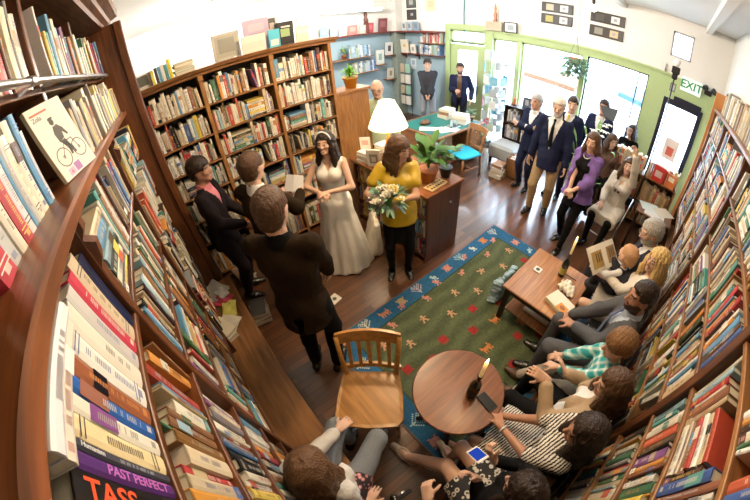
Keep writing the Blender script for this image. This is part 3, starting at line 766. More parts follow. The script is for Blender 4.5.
# two lying on top of those
add_book('left', 'top', 'near', 'y', .33, -.3, LZ[0]+.262, .027, .17, .25, (.72,.66,.55), 0, True, 'cream'); add_book('left', 'top', 'near', 'y', .33, -.288, LZ[0]+.29, .026, .17, .26, (.76,.74,.76), 0, True, 'white and magenta')
for i, z in enumerate(LZ[1:5], 1):
    gap = LZ[i-1]-.022-z
    run('left', f'sh{i}', 'near', 'y', -.25, LV-.022, LX-.002, z, gap, 40+i, .035, .18, .255, stacks=.06)
for i, z in enumerate(LZ[:5]):
    gap = (LZ[i-1] if i else 2.397)-.022-z
    run('left', f'sh{i}', 'mid', 'y', LV+.022, 1.82-.022, LX+.0, z, gap, 60+i, .03, .18, .245); run('left', f'sh{i}', 'far', 'y', 1.82+.022, LY1-.03, LX+.04, z, gap, 80+i, .028, .18, .23)
CP = [(.6,.5,.34),(.62,.5,.2),(.4,.36,.3),(.66,.6,.2),(.72,.67,.55),(.72,.67,.55),(.25,.25,.26),(.1,.32,.28),(.5,.4,.25)]
run('left', 'ledge', 'near', 'y', .1, .98, -.39, 2.418, .28, 31, .04, .18, .26, [(.78,.76,.7),(.6,.6,.6),(.12,.3,.5),(.42,.05,.06),(.35,.1,.1),(.72,.67,.55)], 0, .1, stacks=0)
run('left', 'ledge', 'far', 'y', 1.27, LY1-.01, -.312, 2.418, .28, 33, .026, .17, .22, CP, 0, .1, stacks=0)
run('left', 'rail', 'near', 'y', .25, 1.22, -.39, 2.738, .33, 35, .036, .18, .27, stacks=0); run('left', 'rail', 'far', 'y', 1.28, LY1-.01, -.35, 2.738, .33, 36, .03, .18, .25, stacks=0)
PALB = PAL+[(.72,.67,.55)]*14+[(.78,.76,.7)]*14+[(.6,.5,.34)]*5
CPR = PAL+[(.3,.47,.55)]*8+[(.78,.76,.7)]*10+[(.12,.3,.5)]*3  # extra blues and whites put cool window daylight into these book colours
for i, z in enumerate(RZ[:6]):
    gap = (RZ[i-1]-.022 if i else 2.26)-z
    for j in range(4):
        if z < .7 and j > 1: continue
        run('right', f'sh{i}', f'bay{j}', 'x', RST[j]+.032, RST[j+1]-.032, RY-.002, z, gap, 200+i*10+j, .028, .16, .22 if i else .215, CPR if j > 1 else PAL, stacks=.05)
run('right', 'top', 'bay', 'x', 1.4, 4.6, -.62, 2.295, .3, 290, .032, .15, .23, [(.5,.4,.25),(.6,.5,.34),(.72,.67,.55),(.78,.76,.7),(.3,.22,.15),(.25,.25,.26)], .0, .1, stacks=0)
for i, z in enumerate(BZ):
    gap = (BZ[i-1]-.02 if i else 2.415)-z
    for j in range(4): run('back', f'sh{i}', f'bay{j}', 'x-', BST[j]+.022, BST[j+1]-.022, BY+.02, z, gap, 300+i*10+j, .027, .17, min(.235, gap*.8), PALB, stacks=.03)
# ------------------------------------------------------------------ rug
def rug():
    cell = .0135; x0, x1, y0, y1 = .47, 3.22, -.12, 1.64
    nx, ny = int((x1-x0)/cell), int((y1-y0)/cell); G = np.zeros((nx, ny, 3), np.float32)
    field, blue = np.array((.085, .105, .055)), np.array((.026, .11, .22)); r = random.Random(5); bw = 15
    for i in range(nx):
        for j in range(ny):
            edge = min(i, j, nx-1-i, ny-1-j)
            c = blue*(.85+.3*r.random()) if edge < bw else field*(.85+.25*r.random()+.18*math.sin(j*.5+math.sin(i*.13)))
            if edge in (bw, bw-1) and edge == bw: c = np.array((.03, .05, .04))
            if edge == 0: c = np.array((.16, .1, .08))
            G[i, j] = c
    TREE = ["..1..1..1..", ".1.1.1.1.1.", "..1.1.1.1..", "1..1.1.1..1", ".1..111..1.", "..1..1..1..", "...1.1.1...", "....111....", ".....1.....", ".....1....."]
    SQ = ["1.1111.1", "11111111", ".111111.", ".111111.", ".111111.", "11111111", "1.1111.1"]
    GOAT = ["1......1.", "11.....1.", "111111111", ".11111111", ".1111111.", ".1.1..1.1", ".1.1..1.1"]
    BIRD = ["..11...", ".111...", "..1111.", "..11111", "...111.", "...1.1.", "..11.11"]
    MAN = ["..11..", "..11..", "111111", "..11..", ".1111.", ".1..1.", "11..11"]
    STAR = [".1.1.1.", "1111111", ".11111.", "1111111", ".11111.", "1111111", ".1.1.1."]
    def stamp(gl, ci, cj, col, rot=0, along='x'):
        H, W_ = len(gl), len(gl[0])
        for a in range(H):
            for b in range(W_):
                if gl[a][b] == '1':
                    u, v = b-W_//2, H//2-a
                    for _ in range(rot): u, v = -v, u
                    i, j = ci+u, cj+v
                    if 0 <= i < nx and 0 <= j < ny: G[i, j] = np.array(col)*(.85+.3*r.random())
    OR, TN, WH, PK, RD, PB = (.5, .19, .06), (.42, .33, .16), (.5, .52, .46), (.5, .22, .17), (.3, .03, .03), (.35, .5, .55)
    seq = [(SQ, OR), (TREE, WH), (GOAT, (.5, .2, .1)), (SQ, TN), (TREE, (.5, .42, .45)), (BIRD, PB), (SQ, PK), (TREE, PB), (BIRD, WH)]
    n = 0
    for i in range(11, nx-6, 18):
        for j, rr in ((ny-1-7, 0), (7, 2)): stamp(*seq[n % 9][:1], i, j, seq[n % 9][1], rr)
        n += 1
    for j in range(26, ny-20, 18):
        stamp(seq[n % 9][0], nx-1-7, j, seq[n % 9][1], 1); stamp(seq[(n+4) % 9][0], 7, j, seq[(n+4) % 9][1], 3); n += 1
    n = 0
    for i in range(26, nx-22, 19):
        for j in range(25, ny-20, 21):
            g = [(STAR, RD), (GOAT, OR), (STAR, RD), (MAN, (.5, .28, .16)), (BIRD, PK)][n % 5]; n += 1
            stamp(g[0], i+r.randint(-3, 3), j+r.randint(-3, 3)+(10 if (i//19) % 2 else 0), g[1], r.choice((0, 0, 3)))
    V = []; F = []; C = []
    for i in range(nx+1):
        for j in range(ny+1): V.append((x0+i*cell, y0+j*cell, .012))
    for i in range(nx):
        for j in range(ny):
            a = i*(ny+1)+j; F.append((a, a+ny+1, a+ny+2, a+1)); C.append(tuple(G[i, j]))
    a = len(V); X1, Y1 = x0+nx*cell, y0+ny*cell
    V += [(x0, y0, 0), (X1, y0, 0), (X1, Y1, 0), (x0, Y1, 0)]
    c = [0, nx*(ny+1), nx*(ny+1)+ny, ny]
    for q in range(4): F.append((a+q, a+(q+1) % 4, c[(q+1) % 4], c[q])); C.append((.05, .05, .06))
    m = vcol('wool_pile', .95, .1, .25)
    tag(mesh_obj('rug', V, F, m, None, C), 'green wool rug with a blue border of woven trees and animals', 'rug')
rug()

# ------------------------------------------------------------------ furniture
M_tab = wood('table_top_wood', (.1, .03, .011), (.27, .1, .04), .3, 4, 0)
M_tab2 = wood('coffee_table_wood', (.17, .06, .02), (.42, .2, .08), .3, 4, 0)
t = thing('round_table', (.77, .32, 0), 'small round pedestal table with a candle in a dark bottle and a phone', 'table')
MB().lathe([(.26, .672), (.3, .68), (.305, .69), (.305, .695), (.298, .702), (0.0001, .702)], (.77, .32, 0), 40).build('tabletop', M_tab, t, False)
MB().lathe([(.03, .06), (.045, .1), (.028, .18), (.034, .4), (.028, .6), (.06, .672)], (.77, .32, 0), 16).build('pedestal', M_dark, t, True)
f = MB()
for i in range(4):
    a = PI/4+i*PI/2; f.tube([(.77, .32, .1), (.77+.12*math.cos(a), .32+.12*math.sin(a), .09), (.77+.25*math.cos(a), .32+.25*math.sin(a), .03)], [.03, .025, .016], 8)
f.build('foot', M_dark, t, True)
t = thing('coffee_table', (2.28, .4, 0), 'low rectangular wooden table with a candle bottle and paper napkins on it', 'table')
MB().bbox((1.9, .07, .475), (2.66, .73, .5), .006).build('tabletop', M_tab2, t)
for x in (1.95, 2.6):
    for y in (.12, .68): MB().bbox((x-.025, y-.025, .012), (x+.025, y+.025, .475), .004).build('leg', M_dark, t)
a = MB(); a.box((1.95, .11, .4), (2.6, .13, .475)); a.box((1.95, .67, .4), (2.6, .69, .475)); a.box((1.94, .12, .4), (1.96, .68, .475)); a.box((2.59, .12, .4), (2.61, .68, .475)); a.build('apron', M_dark, t)
MB().bbox((1.97, .14, .14), (2.58, .66, .16), .004).build('lower_shelf', M_tab2, t)
tag(MB().bbox((2.08, .2, .162), (2.42, .5, .2), .004, (.75, .7, .6)).build('magazine', M_col, None, False, True), 'cream magazine lying on the shelf under the coffee table', 'magazine')

def slat_chair(name, label, loc, rz, wm, seatm=None, s=1., slats=5, group=None):
    """wooden chair, facing local +y"""
    t = thing(name, loc, label, 'chair', group)
    M = Matrix.Translation(loc) @ Matrix.Rotation(rz, 4, 'Z') @ Matrix.Scale(s, 4)
    def B(): b = MB(); b.M = M; return b
    b = B(); n = 5
    out = [(-.21, -.2), (.21, -.2), (.235, .0), (.24, .18), (.2, .23), (0, .245), (-.2, .23), (-.24, .18), (-.235, .0)]
    b.ring([[(x, y, .43) for x, y in out], [(x*1.02, y*1.02, .44) for x, y in out], [(x, y, .458) for x, y in out], [(x*.9, y*.9, .455) for x, y in out]])
    b.build('seat', seatm or wm, t)
    for x, y in ((-.19, .18), (.19, .18)): B().tube([(x, y, .43), (x*1.05, y*1.05, 0.012)], [.021, .016], 8).build('leg', wm, t, True)
    for sx in (1, -1):
        B().tube([(sx*.19, -.22, .012), (sx*.185, -.19, .43), (sx*.2, -.21, .62), (sx*.215, -.27, .84)], [.017, .021, .019, .017], 8).build('leg', wm, t, True)
    xs = [-.225+.45*i/10 for i in range(11)]
    for z0, z1, dy in ((.775, .86, -.262), (.5, .53, -.2)):
        rings = []; r = B()
        for x in xs:
            yy = dy-.035*(1-(x/.225)**2); rings.append([(x, yy-.011, z0), (x, yy+.011, z0), (x*1.0, yy+.004-.02*(z1-z0)/.1, z1+.012*(1-(x/.225)**2)*(z0 > .6)), (x, yy-.016-.02*(z1-z0)/.1, z1+.012*(1-(x/.225)**2)*(z0 > .6))])
        r.ring(rings); r.build('back_rail', wm, t)
    for i in range(slats):
        x = -.14+.28*i/(slats-1); q = B(); d = -.035*(1-(x/.225)**2)
        q.ring([[(x-.013, -.2+d-.006, .53), (x+.013, -.2+d-.006, .53), (x+.013, -.2+d+.006, .53), (x-.013, -.2+d+.006, .53)], [(x-.015, -.262+d-.006, .775), (x+.015, -.262+d-.006, .775), (x+.015, -.262+d+.006, .775), (x-.015, -.262+d+.006, .775)]]); q.build('slat', wm, t)
    st = B(); st.tube([(-.195, .18, .2), (-.19, -.2, .22)], .011, 6); st.tube([(.195, .18, .2), (.19, -.2, .22)], .011, 6); st.tube([(-.19, 0, .21), (.19, 0, .21)], .011, 6); st.build('stretcher', wm, t, True)
    return t
slat_chair('wooden_chair', 'golden oak slat-back chair standing empty beside the round table', (.36, .76, 0), math.atan2(-.3, -.26)-PI/2, wood('chair_oak', (.2, .08, .016), (.48, .23, .055), .28, 3, 1))
slat_chair('wooden_chair', 'wooden desk chair with a bright turquoise seat in front of the teal desk', (4.05, 2.86, 0), math.atan2(.25, -1)-PI/2, wood('desk_chair_wood', (.15, .06, .02), (.36, .17, .06), .35, 3, 1), mat('turquoise_cloth', (.02, .42, .62), .8), 1.02, 3)

# counter with book shelves facing the bride
CX0, CX1, CY0, CY1, CH = 1.93, 2.5, 1.77, 3.1, .95
t = thing('counter', (2.2, 2.4, 0), 'dark brown wooden counter with plants, a lamp and book shelves behind the woman in mustard', 'counter')
M_ctr = wood('counter_wood', (.045, .014, .007), (.15, .05, .02), .35, 4, 2)
c = MB(); c.bbox((CX0+.02, CY0, 0), (CX1, CY0+.03, .915), .004); c.bbox((CX0+.02, CY1-.03, 0), (CX1, CY1, .915), .004); c.box((CX0+.25, CY0+.03, .02), (CX1-.01, CY1-.03, .9)); c.build('body', M_ctr, t)
MB().bbox((CX0-.015, CY0-.02, .915), (CX1+.02, CY1+.02, .95), .006).build('countertop', wood('countertop_wood', (.1, .035, .012), (.27, .1, .04), .25, 4, 1), t)
for z in (.09, .37, .64): MB().bbox((CX0+.02, CY0+.03, z-.02), (CX0+.26, CY1-.03, z), .003).build('shelf', M_ctr, t)
for y in (2.42,): MB().box((CX0+.02, y-.012, .09), (CX0+.26, y+.012, .915)).build('divider', M_ctr, t)
MB().lathe([(.014, 0), (.014, .01), (.005, .013)], (0, 0, 0), 10).build('lock', M_metal, t).matrix_basis = Matrix.Translation((2.32, CY0, .72)) @ Matrix.Rotation(PI/2, 4, 'X')
for i, z in enumerate((.09, .37, .64)):
    for j, (a0, a1) in enumerate(((CY0+.035, 2.405), (2.435, CY1-.035))):
        for_ = dict(case='counter', shelf=f'sh{i}', bay=f'b{j}')
        run('counter', f'sh{i}', f'b{j}', 'y-', a0, a1, CX0+.035, z, .255, 500+i*3+j, .027, .15, .205, stacks=.02)

# table lamp
t = thing('table_lamp', (2.1, 2.52, .95), 'lit table lamp with a wide cream shade on the counter', 'lamp')
MB().lathe([(.085, .95), (.09, .965), (.05, .985), (.03, 1.02), (.05, 1.1), (.06, 1.2), (.035, 1.3), (.016, 1.36), (.012, 1.58)], (2.1, 2.52, 0), 18).build('base', mat('amber_ceramic', (.55, .25, .05), .3), t, True)
def shade_mat():
    m, nt, b = _nt('lit_lamp_shade'); b.inputs['Base Color'].default_value = (.85, .78, .6, 1); b.inputs['Roughness'].default_value = .9
    b.inputs['Emission Color'].default_value = (1, .86, .56, 1); b.inputs['Emission Strength'].default_value = 1.6; b.inputs['Transmission Weight'].default_value = .0
    return m
MB().lathe([(.22, 1.47), (.19, 1.55), (.14, 1.66), (.085, 1.76)], (2.1, 2.52, 0), 28, None, False).build('lamp_shade', shade_mat(), t, True)
MB().ball((2.1, 2.52, 1.58), .035).build('bulb', emis('bulb_glow', (1, .8, .5), 18), t, True)

# desk
t = thing('desk', (4.25, 3.6, 0), 'wooden desk with a teal green top covered in books and papers', 'desk')
M_desk = wood('desk_wood', (.14, .055, .018), (.34, .15, .055), .4, 4, 0)
MB().bbox((3.58, 3.05, .72), (4.92, 4.1, .75), .006).build('desk_top', M_desk, t)
MB().box((3.63, 3.1, .75), (4.87, 4.05, .754)).build('leather_top', mat('teal_leather', (.01, .13, .12), .5), t)
for x0 in (3.62, 4.5):
    MB().bbox((x0, 3.1, .04), (x0+.38, 4.05, .72), .005).build('pedestal', M_desk, t)
    for z in (.1, .31, .52):
        dr = MB().bbox((x0+.02, 3.085, z), (x0+.36, 3.1, z+.185), .005).build('drawer', M_desk, t); MB().ball((x0+.19, 3.075, z+.09), .013).build('knob', M_metal, dr, True)
MB().box((4.0, 3.3, .58), (4.5, 3.32, .72)).build('modesty_panel', M_desk, t)

def stack(items, x, y, z, rz, group, lab, name='book', cat='book'):
    """a pile of books lying flat; items = (w, d, t, colour, word)"""
    words_ = ['bottom book', 'second book', 'third book', 'fourth book', 'fifth book', 'sixth book']
    for i, (w_, d_, t_, c, nm) in enumerate(items):
        b = MB(); b.M = Matrix.Translation((x, y, z)) @ Matrix.Rotation(rz+.12*math.sin(i*2.3+x), 4, 'Z')
        b.box((-w_/2, -d_/2, 0), (w_/2, d_/2, .003), c); b.box((-w_/2, -d_/2, t_-.003), (w_/2, d_/2, t_), c); b.box((-w_/2, -d_/2, .003), (-w_/2+.004, d_/2, t_-.003), c)
        o = b.build(name, M_col, None, False, True); q = MB(); q.M = b.M; q.box((-w_/2+.004, -d_/2+.004, .003), (w_/2-.004, d_/2-.004, t_-.003), (.72, .67, .56)); q.build('pages', M_col, o, False, True)
        tag(o, f'{nm} {words_[i] if i < len(items)-1 else "topmost book"} of {lab}', cat, group); z += t_+.0008
CR, WT, BR, RD_, BK, TL = (.7, .65, .53), (.78, .76, .72), (.3, .16, .08), (.42, .06, .05), (.03, .03, .035), (.08, .3, .3)
stack([(.24, .3, .06, WT, 'white'), (.26, .3, .05, CR, 'cream'), (.22, .28, .05, WT, 'white')], 4.55, 3.35, .755, .3, 'books piled at the front of the desk', 'the pile at the front edge of the teal desk')
stack([(.3, .24, .07, CR, 'cream'), (.28, .22, .06, BR, 'brown'), (.26, .22, .05, CR, 'pale')], 4.6, 3.72, .755, .1, 'books piled at the back of the desk', 'the pile at the back of the teal desk')
b = MB(); r = random.Random(3)
for i, (x, y, c, l) in enumerate([(3.95, 3.3, WT, 'white sheet of paper lying towards the lamp end of the teal desk'), (4.1, 3.22, (.5, .6, .65), 'pale blue sheet of paper at the front edge of the teal desk'), (3.8, 3.5, CR, 'cream sheet of paper beside the bald man on the desk')]):
    b = MB(); b.M = Matrix.Translation((x, y, .756+.0015*i)) @ Matrix.Rotation(.5*i-.3, 4, 'Z'); b.box((-.1, -.14, 0), (.1, .14, .002), c); tag(b.build('paper_sheet', M_col, None, False, True), l, 'paper', 'papers on the desk')
t = thing('desk_clutter_tray', (4.22, 3.28, .755), 'clear tray of small glass jars at the middle of the teal desk', 'tray')
MB().bbox((4.1, 3.2, .755), (4.36, 3.38, .765), .003).build('tray', M_metal, t)
for i, (x, y) in enumerate(((4.15, 3.25), (4.22, 3.31), (4.29, 3.25), (4.31, 3.33))): MB().lathe([(.022, .765), (.022, .83), (.012, .845), (.014, .86)], (x, y, 0), 10).build('jar', mat('pale_glass', (.45, .62, .66), .15), t, True)
b = MB(); b.ring([[(3.98+.11*math.cos(a*PI/8)*s_, 3.72+.08*math.sin(a*PI/8)*s_, .755+z) for a in range(16)] for s_, z in ((1, 0), (1, .04), (.7, .07), (.2, .085))]); tag(b.build('handbag', mat('brown_leather', (.12, .06, .03), .5), None, True), 'slumped brown leather pouch on the desk beneath the man in the grey jacket', 'bag')

# ------------------------------------------------------------------ plants
M_leaf = mat('leaf_green', (.06, .17, .035), .45, noise=.45, nscale=8); M_leaf2 = mat('pale_leaf_green', (.16, .3, .07), .5, noise=.4, nscale=8); M_leafg = mat('grey_green_leaf', (.1, .2, .12), .5, noise=.4, nscale=9)
M_terra = mat('terracotta', (.42, .15, .06), .7); M_soil = mat('soil', (.03, .02, .012), .95)
def leaf(mb, base, d, up, L, w, droop=.5, n=5, fold=.15):
    d = Vector(d).normalized(); up = Vector(up); s = d.cross(up).normalized(); p = Vector(base); rings = []
    for i in range(n+1):
        t_ = i/n; dd = (d*math.cos(droop*t_)-Vector((0, 0, 1))*math.sin(droop*t_)).normalized(); ww = w*math.sin(PI*min(1, t_*.94+.06))**.7*.5; nn = s.cross(dd)
        rings.append([tuple(p-s*ww+nn*fold*ww), tuple(p), tuple(p+s*ww+nn*fold*ww)]); p = p+dd*L/n
    vs = [q for r_ in rings for q in r_]; fs = []
    for i in range(n): fs += [(3*i, 3*i+1, 3*i+4, 3*i+3), (3*i+1, 3*i+2, 3*i+5, 3*i+4)]
    mb.add(vs, fs)
def pot_plant(name, label, x, y, z, pr, ph, potm, leaves, m, seed, L, w, hgt, cat='plant', droop=(.3, 1.2), spread=1., group=None):
    t = thing(name, (x, y, z), label, cat, group); r = random.Random(seed)
    MB().lathe([(pr*.7, z), (pr*.98, z+ph*.85), (pr*1.08, z+ph*.86), (pr*1.08, z+ph), (pr*.95, z+ph)], (x, y, 0), 18, None).build('pot', potm, t, True)
    MB().lathe([(pr*.93, z+ph*.9), (.001, z+ph*.93)], (x, y, 0), 14).build('soil', M_soil, t)
    f = MB(); st = MB()
    for i in range(leaves):
        a = r.uniform(0, 2*PI); e = r.uniform(.15, 1.2); hh = hgt*r.uniform(.25, 1); d = Vector((math.cos(a)*math.cos(e), math.sin(a)*math.cos(e), math.sin(e)))
        b0 = Vector((x, y, z+ph*.92)); b1 = b0+Vector((math.cos(a)*spread*hh*.35, math.sin(a)*spread*hh*.35, hh)); 
        st.tube([b0, (b0+b1)/2+Vector((0, 0, hh*.1)), b1], [.004, .003, .002], 4)
        leaf(f, b1, d, (0, 0, 1), L*r.uniform(.7, 1.15), w*r.uniform(.75, 1.1), r.uniform(*droop))
    f.build('foliage', m, t, True); st.build('stems', m, t, True)
    return t
pot_plant('potted_plant', 'large leafy plant in a terracotta pot on the counter behind the woman in mustard', 2.17, 1.98, .95, .1, .16, M_terra, 38, M_leaf, 1, .2, .085, .26)
pot_plant('potted_plant', 'smaller plant with drooping leaves in a black pot at the counter corner', 2.4, 1.93, .95, .075, .12, M_black, 20, M_leaf, 2, .17, .065, .22)
pot_plant('potted_plant', 'green fern in an orange pot on the wooden cabinet beside the back bookcase', 2.32, 3.5, 1.76, .1, .15, mat('orange_glaze', (.62, .25, .02), .35), 70, mat('fern_green', (.12, .36, .02), .55, noise=.3), 3, .16, .022, .07, droop=(.4, 1.3))
pot_plant('potted_plant', 'small green plant in an orange pot at the window end of the desk', 4.78, 3.3, .755, .075, .09, M_terra, 24, M_leafg, 4, .12, .03, .1)
pot_plant('potted_plant', 'trailing green plant on the shelf of the blue wall', 4.15, 6.4, 1.79, .06, .1, M_terra, 26, M_leaf2, 9, .14, .03, .12)
t = pot_plant('lily_plant', 'white flowering lily standing behind the purple-shawled woman by the window', 4.5, .88, .0, .13, .24, M_black, 26, M_leaf2, 5, .24, .055, 1.15)
r = random.Random(8)
for i in range(7):
    fl = MB()
    c = Vector((4.55+r.uniform(-.1, .1), .86+r.uniform(-.12, .12), 1.38+r.uniform(-.14, .2)))
    for k in range(6):
        a = k*PI/3+r.random(); leaf(fl, c, (math.cos(a), math.sin(a), .5), (0, 0, 1), .085, .038, .9, 4)
    fl.build('flower', mat('lily_white', (.85, .85, .75), .6), t, True)
st = MB(); st.tube([(4.5, .88, .2), (4.52, .87, .9), (4.55, .86, 1.5)], .01, 6); st.build('stem', M_leaf2, t, True)
t = thing('paper_bird', (4.62, .86, 1.55), 'grey paper bird perched at the top of the lily before the window', 'ornament')
b = MB(); b.M = Matrix.Translation((-.04, -.02, .16)); b.add([(4.62, .98, 1.6), (4.62, .9, 1.48), (4.6, .72, 1.44), (4.66, .86, 1.42), (4.62, .84, 1.56), (4.62, .7, 1.62)], [(0, 1, 4), (1, 2, 4), (1, 3, 2), (4, 2, 5), (0, 4, 5), (0, 3, 1)]); b.tube([(4.6, .88, 1.3), (4.62, .88, 1.45)], .004, 5); b.build('body', mat('slate_paper', (.08, .1, .12), .7), t)
t = thing('hanging_plant', (5.62, 1.75, 2.3), 'bushy green plant hanging in front of the shop windows', 'plant')
f = MB(); r = random.Random(11)
for i in range(260):
    a = r.uniform(0, 2*PI); q = r.random(); b0 = Vector((5.62+.1*q*math.cos(a), 1.75+.1*q*math.sin(a), 2.22)); L = r.uniform(.08, .42)
    b1 = b0+Vector((math.cos(a)*.26*r.random(), math.sin(a)*.26*r.random(), .1-L)); leaf(f, b1, (math.cos(a), math.sin(a), r.uniform(-.3, .5)), (0, 0, 1), .13, .045, 1.)
    f.tube([b0, b1], .002, 3)
f.build('foliage', M_leafg, t, True); MB().lathe([(.06, 2.12), (.11, 2.2), (.115, 2.24)], (5.62, 1.75, 0), 14).build('basket', M_terra, t, True)
c = MB()
for k in range(3): a = k*2.1; c.tube([(5.62+.11*math.cos(a), 1.75+.11*math.sin(a), 2.23), (5.62, 1.75, 2.6)], .003, 4)
c.tube([(5.62, 1.75, 2.6), (5.62, 1.75, ZC)], .003, 4); c.build('cord', M_black, t)

# ------------------------------------------------------------------ table things
def candle_bottle(x, y, z, label, lab_col, lean=0.):
    t = thing('candle_bottle', (x, y, z), label, 'bottle', 'bottles used as candle holders')
    MB().lathe([(.033, z), (.037, z+.01), (.037, z+.15), (.03, z+.185), (.0145, z+.215), (.0135, z+.275), (.016, z+.277), (.016, z+.29)], (x, y, 0), 18).build('bottle', mat('dark_green_glass', (.008, .014, .008), .08, spec=.8), t, True)
    MB().lathe([(.0376, z+.04), (.0378, z+.12)], (x, y, 0), 18, None, False).build('paper_label', mat('bottle_label_'+label[:4], lab_col, .7), t, True)
    MB().lathe([(.012, z+.285), (.0115, z+.45), (.004, z+.455)], (x, y, 0), 12).build('candle', mat('ivory_wax', (.8, .66, .4), .5, emit=.25, emitcol=(1, .6, .2)), t, True)
    w_ = MB(); w_.lathe([(.0008, z+.455), (.0055, z+.465), (.006, z+.472), (.0035, z+.486), (.0004, z+.502)], (x, y, 0), 10); w_.build('flame', emis('flame', (1, .72, .3), 10), t, True)
    l = bpy.data.lights.new('candle_light', 'POINT'); l.energy = 1.6; l.color = (1, .6, .25); l.shadow_soft_size = .02; lo = bpy.data.objects.new('candle_light', l); link(lo, t); lo.matrix_basis = Matrix.Translation((x, y, z+.54))
    return t
candle_bottle(.8, .24, .703, 'dark wine bottle with a burning candle on the small round table', (.03, .03, .03))
candle_bottle(2.45, .36, .5, 'tall dark bottle with a burning candle on the coffee table', (.5, .42, .1))
t = thing('phone', (.83, .12, .703), 'black phone lying flat at the edge of the round table', 'phone')
b = MB(); b.M = Matrix.Translation((.83, .13, .703)) @ Matrix.Rotation(-.15, 4, 'Z'); b.bbox((-.036, -.07, 0), (.036, .07, .01), .004); b.build('phone_case', M_black, t)
b2 = MB(); b2.M = b.M; b2.box((-.032, -.06, .01), (.032, .06, .0108)); b2.build('screen', mat('dark_screen', (.01, .012, .016), .1), t)
# napkins, tissue box and card on the coffee table
t = thing('napkin', (2.3, .22, .5), 'crumpled white paper napkins heaped on the coffee table', 'napkin')
v = Vox((2.14, .08, .48), (2.46, .36, .62), .008); r = random.Random(2)
for i in range(9): v.ell((2.3+r.uniform(-.08, .08), .22+r.uniform(-.06, .06), .52+r.uniform(-.01, .025)), (r.uniform(.03, .055), r.uniform(.03, .05), r.uniform(.012, .03)), None, .01)
v.wrinkle(.012, 60, 4); v.half((2.3, .2, .501), (0, 0, -1)); V_, F_ = v.mesh(); mesh_obj('crumpled_paper', V_, F_.tolist(), M_paper, t, None, True)
t = thing('picture_book', (2.09, .19, .5), 'thick pale book with an orange picture panel on the coffee table corner', 'book')
b = MB(); b.M = Matrix.Translation((2.09, .2, .5)) @ Matrix.Rotation(-.28, 4, 'Z'); b.bbox((-.09, -.12, 0), (.09, .12, .045), .004, (.72, .66, .5)); b.box((-.085, -.12, .045), (.088, .118, .047), (.76, .72, .62)); b.build('cover', M_col, t, False, True)
q = MB(); q.M = b.M; q.box((-.085, -.11, .047), (.0, -.01, .0485), (.62, .28, .05)); q.ball((-.042, -.06, .047), (.026, .034, .004), 12, (.3, .1, .04)); q.build('picture_panel', M_col, t, False, True)
t = thing('candle_tin', (2.33, .58, .5), 'small white square dish with a dark centre on the coffee table', 'dish')
MB().bbox((2.29, .54, .5), (2.37, .62, .512), .003).build('dish', M_white, t); MB().lathe([(.022, .512), (.022, .514), (.001, .514)], (2.33, .58, 0), 14).build('centre', mat('dark_mark', (.05, .05, .06), .5), t)
b = MB(); b.ring([[(2.5+.004*math.cos(k*PI/3), .2+i*.05, .506+.004*math.sin(k*PI/3)) for k in range(6)] for i in range(4)]); tag(b.build('pen', M_black, None, True), 'dark pen lying on the coffee table near the bottle', 'pen')
v = Vox((1.98, .72, .0), (2.5, 1.02, .4), .012); r = random.Random(6)
for i in range(7): v.cone((2.08+i*.05, .86, .03), (2.08+i*.05+r.uniform(-.03, .03), .86+r.uniform(-.03, .03), .2+r.uniform(0, .1)), .06, .035, .03)
v.wrinkle(.014, 36, 9); v.half((2.2, .86, .013), (0, 0, -1)); V_, F_ = v.mesh(); tag(mesh_obj('gift_bag', V_, F_.tolist(), mat('iridescent_wrap', (.35, .5, .6), .2, noise=.5, nscale=30), None, None, True), 'shiny pale blue crumpled bag on the rug beside the coffee table', 'bag')
# mancala board on the counter
t = thing('game_board', (2.13, 1.82, .95), 'pale wooden board game with dark pits at the counter edge', 'board game')
b = MB(); b.M = Matrix.Translation((2.16, 1.86, .95)) @ Matrix.Rotation(.1, 4, 'Z'); b.bbox((-.14, -.06, 0), (.14, .06, .018), .004); b.build('board', mat('pale_pine', (.6, .42, .2), .5), t)
for i in range(6):
    for yy in (-.028, .028): q = MB(); q.M = b.M; q.lathe([(.015, .0185), (.001, .0185)], (-.1+i*.04, yy, 0), 10); q.build('pit', M_dark, t)
